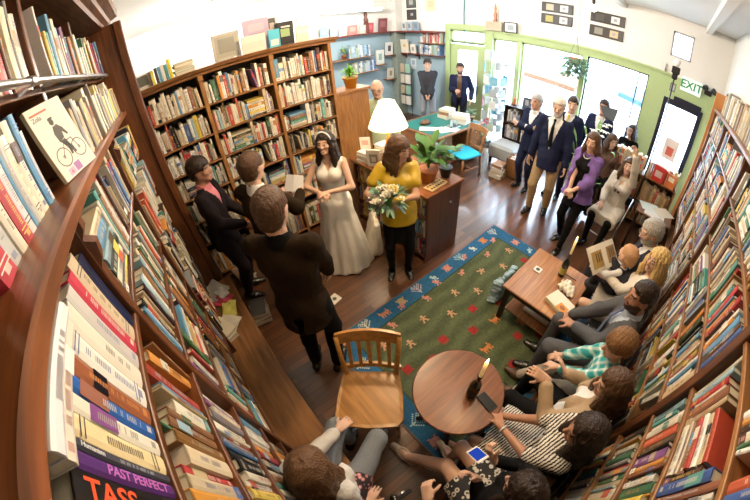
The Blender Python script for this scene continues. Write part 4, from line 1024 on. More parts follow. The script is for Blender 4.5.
# display pieces on the counter near the lamp
stack([(.17, .24, .035, WT, 'white'), (.16, .23, .03, CR, 'cream'), (.17, .22, .035, WT, 'white'), (.15, .22, .03, (.75, .7, .66), 'pale')], 2.03, 2.86, .951, .1, 'books piled at the bride end of the counter', 'the pile at the far counter end beside the lamp')
stack([(.2, .15, .03, CR, 'cream'), (.2, .15, .03, (.4, .36, .34), 'grey'), (.19, .14, .03, WT, 'white'), (.2, .14, .03, CR, 'cream'), (.18, .14, .03, WT, 'white')], 2.3, 2.88, .951, .2, 'books piled behind the counter display', 'the pile on the counter corner behind the lamp')
def display(name, label, p, w, h, t_, face, lean, col, acc=(), group=None, cat='book', m=None, frame=None):
    """a book, card or framed picture standing face out: p = bottom middle, face = direction its front looks"""
    f = nrm([*face, 0]); X = Vector((-f[1], f[0], 0)); Y = Vector(f); Z = Vector((0, 0, 1))
    R = Matrix((X, Y, Z)).transposed().to_4x4()
    M = Matrix.Translation(p) @ R @ Matrix.Rotation(lean, 4, 'X')
    t = thing(name, p, label, cat, group)
    b = MB(); b.M = M
    if frame: b.box((-w/2, -t_, 0), (w/2, -t_*.2, h), frame); fw = min(w, h)*.09; [b.box(*q, frame) for q in (((-w/2, -t_, 0), (-w/2+fw, 0, h)), ((w/2-fw, -t_, 0), (w/2, 0, h)), ((-w/2, -t_, 0), (w/2, 0, fw)), ((-w/2, -t_, h-fw), (w/2, 0, h)))]; b.build('frame', M_col, t, False, True); q = MB(); q.M = M; q.box((-w/2+fw, -t_*.3, fw), (w/2-fw, -t_*.15, h-fw), col)
    else:
        b.box((-w/2, -t_, 0), (w/2, -t_+.002, h), col); b.box((-w/2, -.002, 0), (w/2, 0, h), col); b.box((-w/2, -t_, 0), (-w/2+.003, 0, h), col); b.build('cover', M_col, t, False, True)
        q = MB(); q.M = M; q.box((-w/2+.003, -t_+.002, .003), (w/2-.003, -.002, h-.003), (.75, .7, .6)); q.build('pages', M_col, t, False, True); q = None
    if acc:
        q = q or MB(); q.M = M
        for i, (x0, z0, x1, z1, c) in enumerate(acc): e = .0006+.0004*i-(t_*.15-.001 if frame else 0); q.box(((x0-.5)*w, -.001-(t_*.2 if frame else 0), z0*h), ((x1-.5)*w, e, z1*h), c)
    if q is not None: q.build('picture', M_col, t, False, True)
    return t
G = 'books facing out on the counter'
display('display_book', 'white book with a dark figure on its cover, facing out beside the lamp', (1.99, 2.68, .95), .17, .24, .02, (-.8, -.6), -.2, WT, ((.2, .2, .8, .75, (.25, .27, .26)), (.35, .3, .65, .6, (.6, .6, .55))), G)
display('display_book', 'white card with a pink picture standing on the pile at the counter end', (2.06, 2.93, 1.085), .13, .17, .01, (-.7, -.7), -.15, WT, ((.2, .35, .8, .75, (.7, .4, .35)),), G)
# standing on top of the back bookcase
T = 2.486; G = 'pictures and books on top of the back bookcase'
display('framed_photo', 'small dark photograph standing at the post end on top of the back bookcase', (-.08, 3.42, T), .17, .15, .012, (.1, -1), -.15, (.75, .73, .7), ((.12, .2, .75, .9, (.12, .13, .12)),), G, 'picture')
for i, (x, c, n, hh) in enumerate([(.0, (.7, .62, .1), 'yellow', .15), (.04, BK, 'black', .16), (.075, (.1, .3, .45), 'blue', .16), (.11, WT, 'white', .17), (.145, TL, 'teal', .16), (.185, (.75, .62, .06), 'bright yellow', .2)]):
    b = MB(); b.box((x, 3.36, T), (x+.03, 3.5, T+hh), c); o = b.build('book', M_col, None, False, True); tag(o, f'{n} book standing upright on top of the back bookcase', 'book', 'books standing on top of the back bookcase'); MB().box((x+.004, 3.364, T+hh), (x+.026, 3.496, T+hh+.0008), (.75, .7, .6)).build('pages', M_col, o, False, True)
stack([(.2, .15, .025, CR, 'cream'), (.22, .15, .025, (.1, .3, .2), 'green'), (.2, .14, .025, WT, 'white'), (.21, .15, .03, (.65, .5, .1), 'mustard'), (.2, .14, .02, TL, 'teal')], .34, 3.44, T, 0, 'books lying on top of the back bookcase', 'the flat pile on top of the back bookcase')
display('framed_picture', 'large silver framed print leaning on the wall side top of the back bookcase', (.83, 3.5, T), .3, .29, .02, (0, -1), -.16, (.45, .45, .4), ((.2, .25, .8, .8, (.32, .33, .3)),), G, 'picture', frame=(.55, .54, .5))
display('display_book', 'white open catalogue standing on top of the back bookcase beside the silver print', (1.1, 3.4, T), .27, .19, .015, (0, -1), -.2, (.8, .77, .72), ((.1, .2, .9, .6, (.74, .71, .66)),), G)
display('art_print', 'lilac poster card standing behind the catalogue on the back bookcase', (1.2, 3.55, T), .3, .37, .012, (0, -1), -.1, (.5, .42, .58), ((.2, .1, .75, .55, (.35, .3, .42)), (.2, .62, .8, .85, (.62, .5, .6))), G, 'picture')
display('display_book', 'light blue book with a white panel standing on the back bookcase top', (1.33, 3.38, T), .13, .2, .015, (0, -1), -.15, (.1, .5, .7), ((.15, .1, .85, .45, (.7, .75, .78)),), G)
display('portrait_cutout', 'grey portrait card peeping up behind the blue book on the back bookcase', (1.4, 3.57, T), .14, .36, .008, (0, -1), -.08, (.6, .6, .62), ((.2, .6, .8, .95, (.1, .1, .1)), (.3, .55, .7, .8, (.5, .45, .42))), G, 'picture')
display('display_book', 'black book with a green square on its cover on the back bookcase top', (1.52, 3.5, T), .2, .27, .015, (0, -1), -.12, BK, ((.2, .35, .75, .7, (.35, .5, .25)), (.25, .75, .8, .82, (.7, .7, .7))), G)
display('display_book', 'cream and yellow book leaning last on the top of the back bookcase', (1.68, 3.4, T), .16, .19, .012, (0, -1), -.14, (.75, .78, .62), ((.1, .5, .9, .8, (.6, .72, .75)),), G)
# ------------------------------------------------------------------ ledges and shelves of the blue corner
t = thing('wall_ledge', (4.9, 6.4, 2.33), 'dark red ledge running around the blue corner high on the wall', 'shelf')
MB().box((2.4, 6.36, 2.32), (5.72, YB, 2.355)).build('board', M_red, t); MB().box((5.72, 4.93, 2.32), (XF, 6.36, 2.355)).build('board', M_red, t)
G = 'books facing out on the red ledge'; L_ = 2.355
for i, (x, w_, h_, c, n) in enumerate([(3.72, .2, .26, (.25, .4, .5), 'blue grey'), (3.98, .2, .25, (.35, .48, .58), 'pale blue'), (4.2, .18, .2, (.7, .7, .68), 'white'), (4.5, .26, .24, (.62, .25, .22), 'salmon pink'), (4.8, .2, .22, (.6, .62, .5), 'pale sage'), (5.03, .18, .26, (.45, .09, .1), 'red'), (5.42, .28, .36, (.22, .07, .08), 'large maroon')]):
    display('display_book', f'{n} book facing out on the red ledge above the blue wall', (x, 6.47, L_), w_, h_, .015, (0, -1), -.15, c, ((.2, .35, .8, .8, tuple(min(.8, q*1.35+.05) for q in c)),), G)
for i, (y, w_, c, n) in enumerate([(6.22, .16, (.62, .66, .68), 'white portrait'), (6.02, .16, (.45, .55, .62), 'pale blue portrait'), (5.8, .2, (.25, .36, .5), 'slate blue')]):
    display('display_book', f'{n} book facing out on the red ledge beyond the wall corner', (5.93, y, L_), w_, .24, .015, (-1, 0), -.12, c, ((.25, .3, .75, .8, (.2, .25, .3)),), G)
for n, p0, p1 in (('shelf on the blue wall', (3.6, 6.3, 1.76), (4.95, YB, 1.785)), ('lower shelf on the blue wall', (4.3, 6.3, 1.37), (5.1, YB, 1.395))):
    tag(MB().bbox(p0, p1, .004).build('wall_shelf', M_casex), f'wooden {n} behind the bald man', 'shelf', 'shelves on the blue wall')
BLUES = [(.2, .35, .5), (.35, .5, .6), (.6, .66, .7), (.08, .16, .35), (.65, .66, .62), (.3, .4, .3)]
run('blue', 'up', 'b', 'x-', 4.25, 4.9, 6.34, 1.785, .4, 611, .045, .15, .27, BLUES, 0, .1, stacks=0); run('blue', 'lo', 'b', 'x-', 4.4, 5.06, 6.34, 1.395, .34, 612, .04, .15, .26, BLUES, 0, .15, stacks=0)
G = 'books facing out on the blue wall'
for n, p, w_, h_, f, c, a in [('white and green', (5.25, 6.45, 1.5), .26, .38, (0, -1), (.72, .76, .7), (.3, .45, .4)), ('white with a black figure', (5.55, 6.42, 1.72), .24, .34, (0, -1), (.75, .75, .74), (.08, .08, .09)), ('beige', (5.55, 6.42, 1.06), .22, .3, (0, -1), (.6, .58, .5), (.3, .25, .2))]:
    display('display_book', f'{n} book facing out on the blue wall by the corner', p, w_, h_, .03, f, -.08, c, ((.3, .3, .7, .75, a),), G)
for p in ((5.25, 1.5), (5.55, 1.72), (5.55, 1.06)): tag(MB().box((p[0]-.16, 6.36, p[1]-.02), (p[0]+.16, YB, p[1])).build('wall_bracket', M_casex), 'small wooden bracket shelf under a book on the blue wall', 'shelf', 'bracket shelves on the blue wall')
t = thing('wall_shelf', (5.95, 5.3, 1.75), 'dark wooden shelf with scroll brackets on the wall beside the green door', 'shelf')
MB().bbox((5.86, 4.95, 2.04), (XF, 5.7, 2.06), .004).build('board', M_casex, t); MB().bbox((5.86, 4.95, 1.73), (XF, 6.44, 1.755), .004).build('board', M_red, t)
for y in (5.82, 6.3): c = MB(); c.M = Matrix.Translation((XF, y, 1.73)) @ Matrix.Rotation(PI, 4, 'Z'); corbel(c, 0, .17, 0, 0); c.build('bracket', M_red, t)
run('door', 'up', 'b', 'y-', 5.0, 5.68, 5.88, 2.06, .28, 621, .033, .14, .24, [(.7, .68, .62), (.45, .1, .1), (.65, .6, .5), (.2, .2, .25)], 0, .1, stacks=0); run('door', 'lo', 'b', 'y-', 5.0, 5.68, 5.88, 1.755, .27, 622, .033, .14, .24, BLUES, 0, .1, stacks=0)
display('display_book', 'cream book with an orange spot facing out on the dark shelf before the corner', (5.9, 6.2, 1.756), .28, .36, .03, (-1, 0), -.1, (.72, .68, .58), ((.35, .45, .65, .65, (.7, .4, .1)),), 'books facing out on the dark shelf')
display('display_book', 'small white book facing out beside the cream one on the dark shelf', (5.9, 5.9, 1.756), .18, .24, .03, (-1, 0), -.1, (.75, .72, .66), ((.3, .3, .7, .7, (.3, .3, .3)),), 'books facing out on the dark shelf')
display('pamphlet', 'white leaflet pinned to the blue wall under the dark shelf', (6.04, 6.05, 1.3), .2, .3, .01, (-1, 0), 0, (.6, .68, .74), ((.2, .4, .8, .8, (.3, .4, .5)),), None, 'leaflet')
t = thing('magazine_rack', (5.9, 6.1, 0), 'wire rack of cards standing left of the man in the grey jacket', 'rack')
f = MB(); [f.tube([(5.85, y, 0), (5.85, y, 1.25)], .008, 5) for y in (5.95, 6.4)]; [f.tube([(5.85, 5.95, z), (5.85, 6.4, z)], .006, 5) for z in (.3, .6, .9, 1.2)]; f.build('frame', M_black, t)
for i in range(8): MB().box((5.82, 5.97+.22*(i % 2), .32+.3*(i//2)), (5.845, 6.15+.22*(i % 2), .56+.3*(i//2)), [WT, (.5, .4, .3), (.3, .5, .4), (.65, .6, .5)][(i*3) % 4]).build('card', M_col, t, False, True)
# prints and dark picture pairs on the front wall
G = 'small dark prints above the red ledge'
display('framed_print', 'upper small dark square print high on the wall above the red ledge', (6.045, 6.05, 2.96), .34, .3, .015, (-1, 0), 0, (.1, .12, .12), ((.3, .3, .7, .7, (.4, .42, .4)),), G, 'picture', frame=(.05, .05, .055))
display('framed_print', 'lower small dark square print on the wall just above the red ledge', (6.045, 6.05, 2.64), .34, .28, .015, (-1, 0), 0, (.06, .06, .06), ((.4, .4, .65, .65, (.4, .4, .42)),), G, 'picture', frame=(.04, .04, .045))
display('sepia_print', 'pale yellow sheet pinned high on the wall before the green door', (6.045, 5.4, 2.85), .3, .35, .006, (-1, 0), 0, (.75, .66, .45), ((.2, .3, .8, .8, (.65, .55, .38)),), None, 'picture')
G = 'dark double frames above the shop windows'
for lab, y, z, a, b_ in [('upper dark double frame nearer the green door above the shop windows', 2.31, 2.985, (.45, .4, .3), (.75, .75, .72)), ('lower dark double frame nearer the green door above the shop windows', 2.31, 2.76, (.4, .36, .12), (.75, .75, .72)), ('upper dark double frame nearer the exit above the shop windows', 1.36, 2.955, (.06, .06, .05), (.7, .7, .68)), ('lower dark double frame nearer the exit above the shop windows', 1.36, 2.705, (.25, .24, .2), (.55, .42, .25))]:
    t = thing('double_frame', (XF-.02, y, z), lab, 'picture', G)
    MB().bbox((XF-.03, y-.31, z), (XF-.002, y+.31, z+.19), .006).build('frame', mat('ebony_frame', (.02, .016, .016), .4), t)
    for k, (yo, c) in enumerate(((.14, a), (-.14, b_))): MB().box((XF-.033, y+yo-.075, z+.035), (XF-.029, y+yo+.075, z+.155), c).build('picture', M_col, t, False, True)
    q = MB(); q.box((XF-.0345, y-.17, z+.07), (XF-.033, y-.11, z+.12), (.3, .3, .3)); q.build('picture_mark', M_col, t, False, True)
# things on the green beam above the card rack
t = thing('model_tower', (5.97, 3.6, 2.46), 'small tan box with a slim finial standing over the card rack window', 'ornament')
MB().bbox((5.93, 3.42, 2.46), (6.03, 3.8, 2.66), .006).build('box', mat('tan_card', (.45, .4, .3), .7), t); MB().lathe([(.05, 2.66), (.03, 2.74), (.045, 2.8), (.02, 2.88), (.03, 2.94), (.004, 3.06)], (5.98, 3.6, 0), 12).build('finial', mat('rust_card', (.5, .25, .15), .6), t, True)
display('framed_photo', 'white framed photograph standing on the green beam over the card rack', (5.95, 3.22, 2.46), .28, .22, .02, (-1, -.1), -.12, (.8, .8, .78), ((.25, .25, .75, .75, (.35, .4, .42)),), None, 'picture', frame=(.03, .03, .03))
# card rack by the window
t = thing('card_rack', (5.72, 3.36, 0), 'tall revolving wire rack of greeting cards in front of the narrow window', 'rack')
MB().lathe([(.24, 0), (.24, .02), (.05, .04), (.015, .08)], (5.72, 3.36, 0), 20).build('base', M_black, t, True)
f = MB(); f.tube([(5.72, 3.36, .05), (5.72, 3.36, 2.05)], .012, 8)
for z in (.35, .6, .85, 1.1, 1.35, 1.6, 1.85, 2.05):
    f.tube([(5.72+.26*math.cos(k*PI/4), 3.36+.26*math.sin(k*PI/4), z) for k in range(9)], .005, 4)
for k in range(8): f.tube([(5.72+.26*math.cos(k*PI/4), 3.36+.26*math.sin(k*PI/4), .35), (5.72+.26*math.cos(k*PI/4), 3.36+.26*math.sin(k*PI/4), 2.05)], .004, 4)
f.build('wire_frame', M_metal, t)
r = random.Random(21)
for z in (.37, .62, .87, 1.12, 1.37, 1.62, 1.87):
    for k in range(8):
        if 0 < k < 1 or r.random() < .12: continue
        a = k*PI/4+PI/8; b = MB(); b.M = Matrix.Translation((5.72+.24*math.cos(a), 3.36+.24*math.sin(a), z)) @ Matrix.Rotation(a, 4, 'Z'); c = r.choice([(.7, .72, .72), (.72, .7, .65), (.6, .1, .15), (.15, .4, .55), (.5, .62, .55), (.35, .4, .42), (.75, .74, .7)])
        b.box((-.005, -.075, 0), (.004, .075, .17), c); b.box((.004, -.05, .04), (.005, .05, .12), tuple(min(.8, q*.8+.1) for q in c)); b.build('card', M_col, t, False, True)
# dark low bookcase and ottoman by the window
t = thing('low_bookcase', (5.7, 2.6, 0), 'small black bookcase under the shop window beside the man with crossed arms', 'bookcase')
f = MB(); f.box((5.5, 2.25, 0), (5.52, 2.27, 1.05)); [f.box((5.45, y-.012, 0), (5.75, y+.012, 1.05)) for y in (2.22, 2.58, 2.94)]; [f.box((5.45, 2.22, z-.012), (5.75, 2.94, z+.012)) for z in (.05, .38, .72, 1.05)]; f.box((5.74, 2.22, 0), (5.75, 2.94, 1.05)); f.build('frame', M_dark, t)
for i, z in enumerate((.062, .392, .732)): [run('window', f'w{i}', f'b{j}', 'y-', a0, a0+.33, 5.47, z, .3, 640+i*3+j, .03, .15, .24, [(.3, .32, .34), (.5, .5, .5), (.1, .12, .2), (.6, .58, .52)], 0, .1, stacks=0) for j, a0 in enumerate((2.235, 2.595))]
display('display_book', 'dark portrait book standing on the small black bookcase', (5.6, 2.55, 1.063), .17, .22, .02, (-1, -.2), -.1, (.08, .1, .14), ((.3, .3, .7, .8, (.4, .42, .45)),), None)
display('display_book', 'pale blue book standing beside the dark one on the small black bookcase', (5.6, 2.33, 1.063), .17, .18, .02, (-1, -.2), -.1, (.5, .6, .65), ((.3, .3, .7, .8, (.7, .72, .75)),), None)
b = MB(); b.lathe([(.04, 1.063), (.05, 1.1), (.03, 1.15), (.042, 1.19), (.02, 1.23)], (5.6, 2.82, 0), 12); tag(b.build('figurine', M_terra, None, True), 'small red clay figurine on the black bookcase by the window', 'ornament')
t = thing('ottoman', (5.1, 2.62, 0), 'pale grey upholstered ottoman on the floor below the shop window', 'seat')
v = Vox((4.8, 2.25, 0), (5.4, 3.0, .5), .014); v.box((5.1, 2.62, .28), (.24, .28, .14), np.eye(3), 'add_', .04) if False else None
MB().bbox((4.86, 2.34, .12), (5.34, 2.9, .42), .05).build('cushion', mat('grey_upholstery', (.36, .38, .38), .8), t)
for x in (4.92, 5.28):
    for y in (2.4, 2.84): MB().box((x-.02, y-.02, 0), (x+.02, y+.02, .13)).build('leg', M_dark, t)
stack([(.3, .24, .07, WT, 'white'), (.28, .24, .06, CR, 'cream'), (.28, .2, .06, WT, 'white'), (.26, .2, .05, BR, 'brown')], 4.55, 2.42, 0, .2, 'books stacked on the floor by the ottoman', 'the floor stack beside the ottoman')
t = thing('book_box', (4.78, 2.2, 0), 'wooden crate of pale books on the floor behind the man with crossed arms', 'crate')
f = MB(); f.box((4.64, 2.08, 0), (4.96, 2.34, .02)); [f.box(*q) for q in (((4.64, 2.08, 0), (4.66, 2.34, .36)), ((4.94, 2.08, 0), (4.96, 2.34, .36)), ((4.64, 2.08, 0), (4.96, 2.1, .36)), ((4.64, 2.32, 0), (4.96, 2.34, .36)))]; f.build('box', M_casex, t)
for k in range(6): tag(MB().box((4.67+.04*k, 2.12, .02), (4.70+.04*k, 2.3, .33+.02*(k % 3)), [CR, WT, (.6, .5, .4)][k % 3]).build('book', M_col, None, False, True), 'pale book standing in the wooden crate behind the man with crossed arms', 'book', 'books in the crate')
# low bookshelf with bright books before the exit door
t = thing('low_bookcase', (5.3, .1, 0), 'waist-high wooden bookcase of bright books in front of the exit door', 'bookcase')
f = MB(); [f.bbox((5.12, y-.014, 0), (5.42, y+.014, .86), .003) for y in (-.5, .1, .72)]; [f.bbox((5.12, -.51, z-.02), (5.42, .73, z), .003) for z in (.1, .48, .88)]; f.box((5.41, -.5, 0), (5.42, .72, .86)); f.build('body', M_casex, t)
BRT = [(.65, .5, .3), (.7, .62, .4), (.55, .08, .05), (.7, .2, .08), (.75, .6, .2), (.5, .3, .15), (.75, .7, .6), (.6, .4, .2)]
for i, (z, g_) in enumerate(((.1, .3), (.48, .34), (.88, .4))):
    for j, (a0, a1) in enumerate(((-.48, .085), (.115, .7))): run('exit', f'e{i}', f'b{j}', 'y-', a0, a1, 5.15, z, g_, 660+i*3+j, .034, .16, .25, BRT, 0, .12, stacks=0)
G = 'red boxes on the shelf before the exit door'
display('display_book', 'bright red book facing out on the shelf before the exit door', (5.12, -.14, .882), .2, .26, .02, (-1, .2), -.1, (.6, .04, .03), ((.2, .3, .8, .7, (.75, .55, .5)),), None)
display('display_book', 'orange and white book facing out on the shelf before the exit door', (5.12, -.36, .882), .16, .22, .02, (-1, .2), -.1, (.7, .2, .06), ((.2, .5, .8, .85, (.8, .75, .6)),), None)
display('poster', 'white notice with a red drawing standing above the bright books by the exit', (5.42, -.18, 1.2), .24, .34, .012, (-1, .1), 0, (.8, .74, .72), ((.25, .2, .75, .6, (.65, .15, .12)),), None, 'poster')
MBp = MB(); MBp.tube([(5.43, -.18, .88), (5.43, -.18, 1.25)], .006, 5); tag(MBp.build('poster_stand', M_metal), 'thin metal stem holding up the notice by the exit door', 'stand')
t = thing('side_table', (4.6, -.3, 0), 'small wooden table with loose papers behind the white-cardigan woman', 'table')
MB().bbox((4.35, -.58, .62), (4.86, -.02, .645), .004).build('tabletop', M_casex, t)
for x in (4.39, 4.82):
    for y in (-.54, -.06): MB().box((x-.02, y-.02, 0), (x+.02, y+.02, .62)).build('leg', M_dark, t)
for i, (x, y, c, l) in enumerate([(4.5, -.3, WT, 'white sheet of paper lying on the small table by the exit'), (4.66, -.2, (.65, .75, .72), 'pale green sheet of paper lying on the small table by the exit'), (4.7, -.42, CR, 'cream sheet of paper lying on the small table by the exit')]):
    b = MB(); b.M = Matrix.Translation((x, y, .6455+.002*i)) @ Matrix.Rotation(.4*i, 4, 'Z'); b.box((-.12, -.16, 0), (.12, .16, .0018), c); tag(b.build('paper_sheet', M_col, None, False, True), l, 'paper', 'papers on the small table')
# exit sign, its lamp, light stand, picture by the door, thermostat
t = thing('exit_sign', (XF-.04, -.22, 2.3), 'white EXIT sign with green letters above the black door', 'sign')
MB().bbox((XF-.075, -.42, 2.27), (XF-.01, -.06, 2.5), .008).build('sign_box', mat('sign_white', (.8, .82, .8), .5, emit=.35, emitcol=(.9, 1, .95)), t)
text_mesh('lettering', 'EXIT', .185, mat('sign_green', (.02, .3, .12), .5), Matrix.Translation((XF-.077, -.24, 2.385)) @ Matrix(((0, 0, -1, 0), (-1, 0, 0, 0), (0, 1, 0, 0), (0, 0, 0, 1))), t, .002, True)
t = thing('emergency_lamp', (XF-.06, -.55, 2.42), 'black twin emergency lamp on the wall beside the EXIT sign', 'lamp')
b = MB(); b.bbox((XF-.08, -.6, 2.36), (XF-.005, -.47, 2.44), .01); b.tube([(XF-.1, -.48, 2.47), (XF-.16, -.44, 2.46)], [.05, .035], 10); b.tube([(XF-.1, -.6, 2.47), (XF-.16, -.66, 2.44)], [.05, .035], 10); b.build('housing', M_black, t)
display('framed_photo', 'tiny dark framed picture on the green wall beside the light stand', (XF-.032, .06, 2.18), .1, .14, .012, (-1, 0), 0, (.3, .3, .3), ((.25, .25, .75, .75, (.5, .5, .48)),), None, 'picture', frame=(.03, .03, .03))
tag(MB().bbox((XF-.06, .25, 2.44), (XF-.005, .36, 2.6), .008).build('wall_box', M_white), 'small white box on the wall at the end of the green beam', 'box')
t = thing('light_stand', (5.0, .06, 0), 'thin black light stand with a flash head rising before the exit door', 'light stand')
f = MB(); f.tube([(5.0, .06, .3), (5.0, .06, 2.42)], .011, 8); f.build('pole', M_black, t)
for k in range(3): a = k*2*PI/3; MB().tube([(5.0, .06, .45), (5.0+.3*math.cos(a), .06+.3*math.sin(a), .01)], .009, 6).build('leg', M_black, t)
b = MB(); b.bbox((4.96, .02, 2.42), (5.04, .1, 2.56), .01); b.bbox((4.94, .0, 2.5), (5.02, .12, 2.6), .01); hd = b.build('flash_head', M_black, t); MB().lathe([(.02, 2.6), (.05, 2.66), (.045, 2.7)], (4.98, .06, 0), 12).build('diffuser', M_white, t, True)
# ceiling bulb and tube light
t = thing('pendant_bulb', (4.5, 1.22, 3.05), 'glowing bare bulb hanging from the ceiling before the dark frames', 'lamp')
MB().ball((4.5, 1.22, 3.04), .05, 14).build('bulb', emis('warm_bulb', (1, .85, .6), 25), t, True); MB().lathe([(.02, 3.08), (.024, 3.14), (.012, 3.17)], (4.5, 1.22, 0), 10).build('socket', M_black, t, True); MB().tube([(4.5, 1.22, 3.16), (4.5, 1.22, ZC)], .004, 5).build('cord', M_black, t)
t = thing('tube_light', (4.5, 6.2, 2.98), 'long white tube light hung on thin rods in front of the back wall', 'lamp')
MB().bbox((3.55, 6.1, 2.93), (5.2, 6.2, 2.99), .01).build('housing', M_white, t)
MB().tube([(3.6, 6.15, 2.915), (5.15, 6.15, 2.915)], .014, 8).build('tube', emis('cool_tube', (.85, .95, 1), 4), t, True)
for x in (3.9, 4.9): MB().tube([(x, 6.15, 2.99), (x, 6.15, ZC)], .006, 5).build('rod', M_metal, t)
b = MB(); b.tube([(3.05, 6.4, 2.36), (3.0, 6.42, 3.0)], .02, 6); b.tube([(3.4, 6.4, 2.36), (3.15, 6.42, 3.0)], .02, 6); tag(b.build('easel', M_white), 'white easel legs standing behind the end of the back bookcase', 'easel')
t = thing('carved_figure', (5.02, 6.46, 2.36), 'dark carved wooden figure standing on the red ledge in the corner', 'ornament')
MB().lathe([(.05, 2.62), (.06, 2.7), (.035, 2.76), (.045, 2.84), (.03, 2.9), (.035, 2.96), (.01, 3.02)], (4.93, 6.48, 0), 12).build('body', mat('mahogany', (.14, .05, .03), .4), t, True)
b = MB(); b.bbox((4.88, 6.43, 2.355), (4.98, 6.53, 2.62), .01); b.build('plinth', M_red, t)
# white bag by the counter, floor card
v = Vox((1.45, 2.2, -.02), (2.0, 2.75, .6), .012)
for i in range(6): v.cone((1.64+.03*i, 2.32+.055*i, .06), (1.68+.03*i, 2.32+.055*i, .4+.03*(i % 2)), .085, .035, .05)
v.wrinkle(.008, 22, 3); v.half((1.7, 2.4, .001), (0, 0, -1)); V_, F_ = v.mesh()
tag(mesh_obj('tote_bag', V_, F_.tolist(), mat('white_canvas', (.72, .68, .6), .9), None, None, True), 'slumped white canvas bag on the floor between the bride and the counter', 'bag')
t = thing('floor_card', (.78, 2.02, 0), 'white card with a dark leaf lying on the floorboards near the rug', 'card')
b = MB(); b.M = Matrix.Translation((.83, 2.06, 0)) @ Matrix.Rotation(.2, 4, 'Z'); b.box((-.06, -.06, 0), (.06, .06, .002), (.7, .68, .62)); b.build('card', M_col, t, False, True); q = MB(); q.M = b.M; q.lathe([(.026, .0022), (.001, .0024)], (0, 0, 0), 8, (.06, .1, .07)); q.build('leaf_drawing', M_col, t, False, True)
# loose things heaped on the bench past the sitting woman
r = random.Random(17)
for i, (x, y, rz, c, w_, d_, l) in enumerate([(-.27, 2.66, .5, (.6, .57, .5), .24, .3, 'grey newspaper lying open on the bench below the shelves'), (-.22, 2.45, .9, (.55, .06, .1), .15, .2, 'crimson booklet lying on the bench among loose papers'), (-.2, 2.55, .3, (.75, .73, .7), .11, .16, 'small white leaflet lying beside the crimson booklet'), (-.2, 2.27, -.3, (.5, .48, .12), .15, .2, 'yellow patterned booklet lying on the bench'), (-.26, 2.1, .8, (.6, .57, .5), .16, .22, 'crumpled tan paper on the bench nearest the sitting woman')]):
    b = MB(); z = .421+.012*i; b.M = Matrix.Translation((x, y, z)) @ Matrix.Rotation(rz, 4, 'Z')
    n = 6; vs = []
    for a in range(n+1):
        for e in range(n+1): vs.append(((a/n-.5)*w_, (e/n-.5)*d_, .012+.012*math.sin(a*1.3+i)*math.cos(e*1.1)))
    fs = [(a*(n+1)+e, (a+1)*(n+1)+e, (a+1)*(n+1)+e+1, a*(n+1)+e+1) for a in range(n) for e in range(n)]
    nb = len(vs); vs += [((a-.5)*w_*.96, (e-.5)*d_*.96, 0) for a in (0, 1) for e in (0, 1)]; fs += [(nb, nb+1, nb+3, nb+2)]
    b.add(vs, fs, c); tag(b.build('booklet', M_col, None, False, True), l, 'paper', 'loose papers on the bench')
stack([(.2, .26, .05, (.6, .54, .42), 'tan'), (.2, .25, .04, CR, 'cream')], -.36, 2.05, .42, .3, 'books lying on the bench', 'the pile on the bench below the shelves')
stack([(.2, .26, .05, BR, 'brown'), (.22, .28, .05, BK, 'black'), (.2, .25, .05, (.35, .22, .12), 'tan')], .12, 3.1, 0, .3, 'books stacked on the floor by the end panel', 'the dim floor stack beside the suited men')
stack([(.2, .26, .06, (.25, .18, .1), 'brown'), (.2, .24, .05, (.4, .3, .2), 'tan'), (.18, .24, .05, (.1, .1, .1), 'black')], .06, 2.4, 0, -.2, 'books stacked on the floor beside the suited men', 'the second floor stack beneath the man in the pink shirt')
# the cyclist book on the ledge
t = thing('display_book', (-.29, 1.15, 2.419), 'white book with a cyclist on its cover propped on the ledge', 'book')
X = Vector((.09, .178, 0)).normalized(); N_ = Vector((X.y, -X.x, 0)); Zt = (Vector((0, 0, 1))*math.cos(.22)-N_*math.sin(.22)); N2 = X.cross(Zt)
Mz = Matrix.Translation((-.36, 1.02, 2.421)) @ Matrix(((X.x, Zt.x, N2.x, 0), (X.y, Zt.y, N2.y, 0), (X.z, Zt.z, N2.z, 0), (0, 0, 0, 1)))
W_, H_, T_ = .178, .265, .016
b = MB(); b.M = Mz; b.box((0, 0, 0), (W_, H_, .002), (.8, .76, .68)); b.box((0, 0, -T_), (W_, H_, -T_+.002), (.8, .76, .68)); b.box((-.002, 0, -T_), (0, H_, .002), (.62, .5, .33)); b.build('cover', M_col, t, False, True)
q = MB(); q.M = Mz; q.box((0, .003, -T_+.002), (W_-.003, H_-.003, 0), (.72, .62, .45)); q.build('pages', M_col, t, False, True)
q = MB(); q.M = Mz @ Matrix.Translation((0, 0, .0024)); dk = (.035, .035, .04)
def disc_ring(cx, cy, R_, w_, c):
    n = 24; q.add([(cx+(R_+s_*w_)*math.cos(2*PI*i/n), cy+(R_+s_*w_)*math.sin(2*PI*i/n), 0) for i in range(n) for s_ in (0, 1)], [(2*i, 2*i+1, (2*i+3) % (2*n), (2*i+2) % (2*n)) for i in range(n)], c)
def poly(P, c): q.add([(x_, y_, 0) for x_, y_ in P], [tuple(range(len(P)))], c)
for cx in (.052, .136): disc_ring(cx, .07, .03, .0035, dk); disc_ring(cx, .07, .003, .003, dk); [poly([(cx, .07), (cx+.03*math.cos(k*PI/5), .07+.03*math.sin(k*PI/5)), (cx+.03*math.cos(k*PI/5)+.0007, .07+.03*math.sin(k*PI/5)+.0007)], (.4, .4, .4)) for k in range(10)]
poly([(.05, .07), (.08, .11), (.083, .11), (.054, .07)], dk); poly([(.08, .11), (.122, .112), (.122, .115), (.08, .114)], dk); poly([(.122, .115), (.136, .07), (.139, .07), (.126, .116)], dk); poly([(.095, .07), (.08, .11), (.084, .11), (.099, .07)], dk)
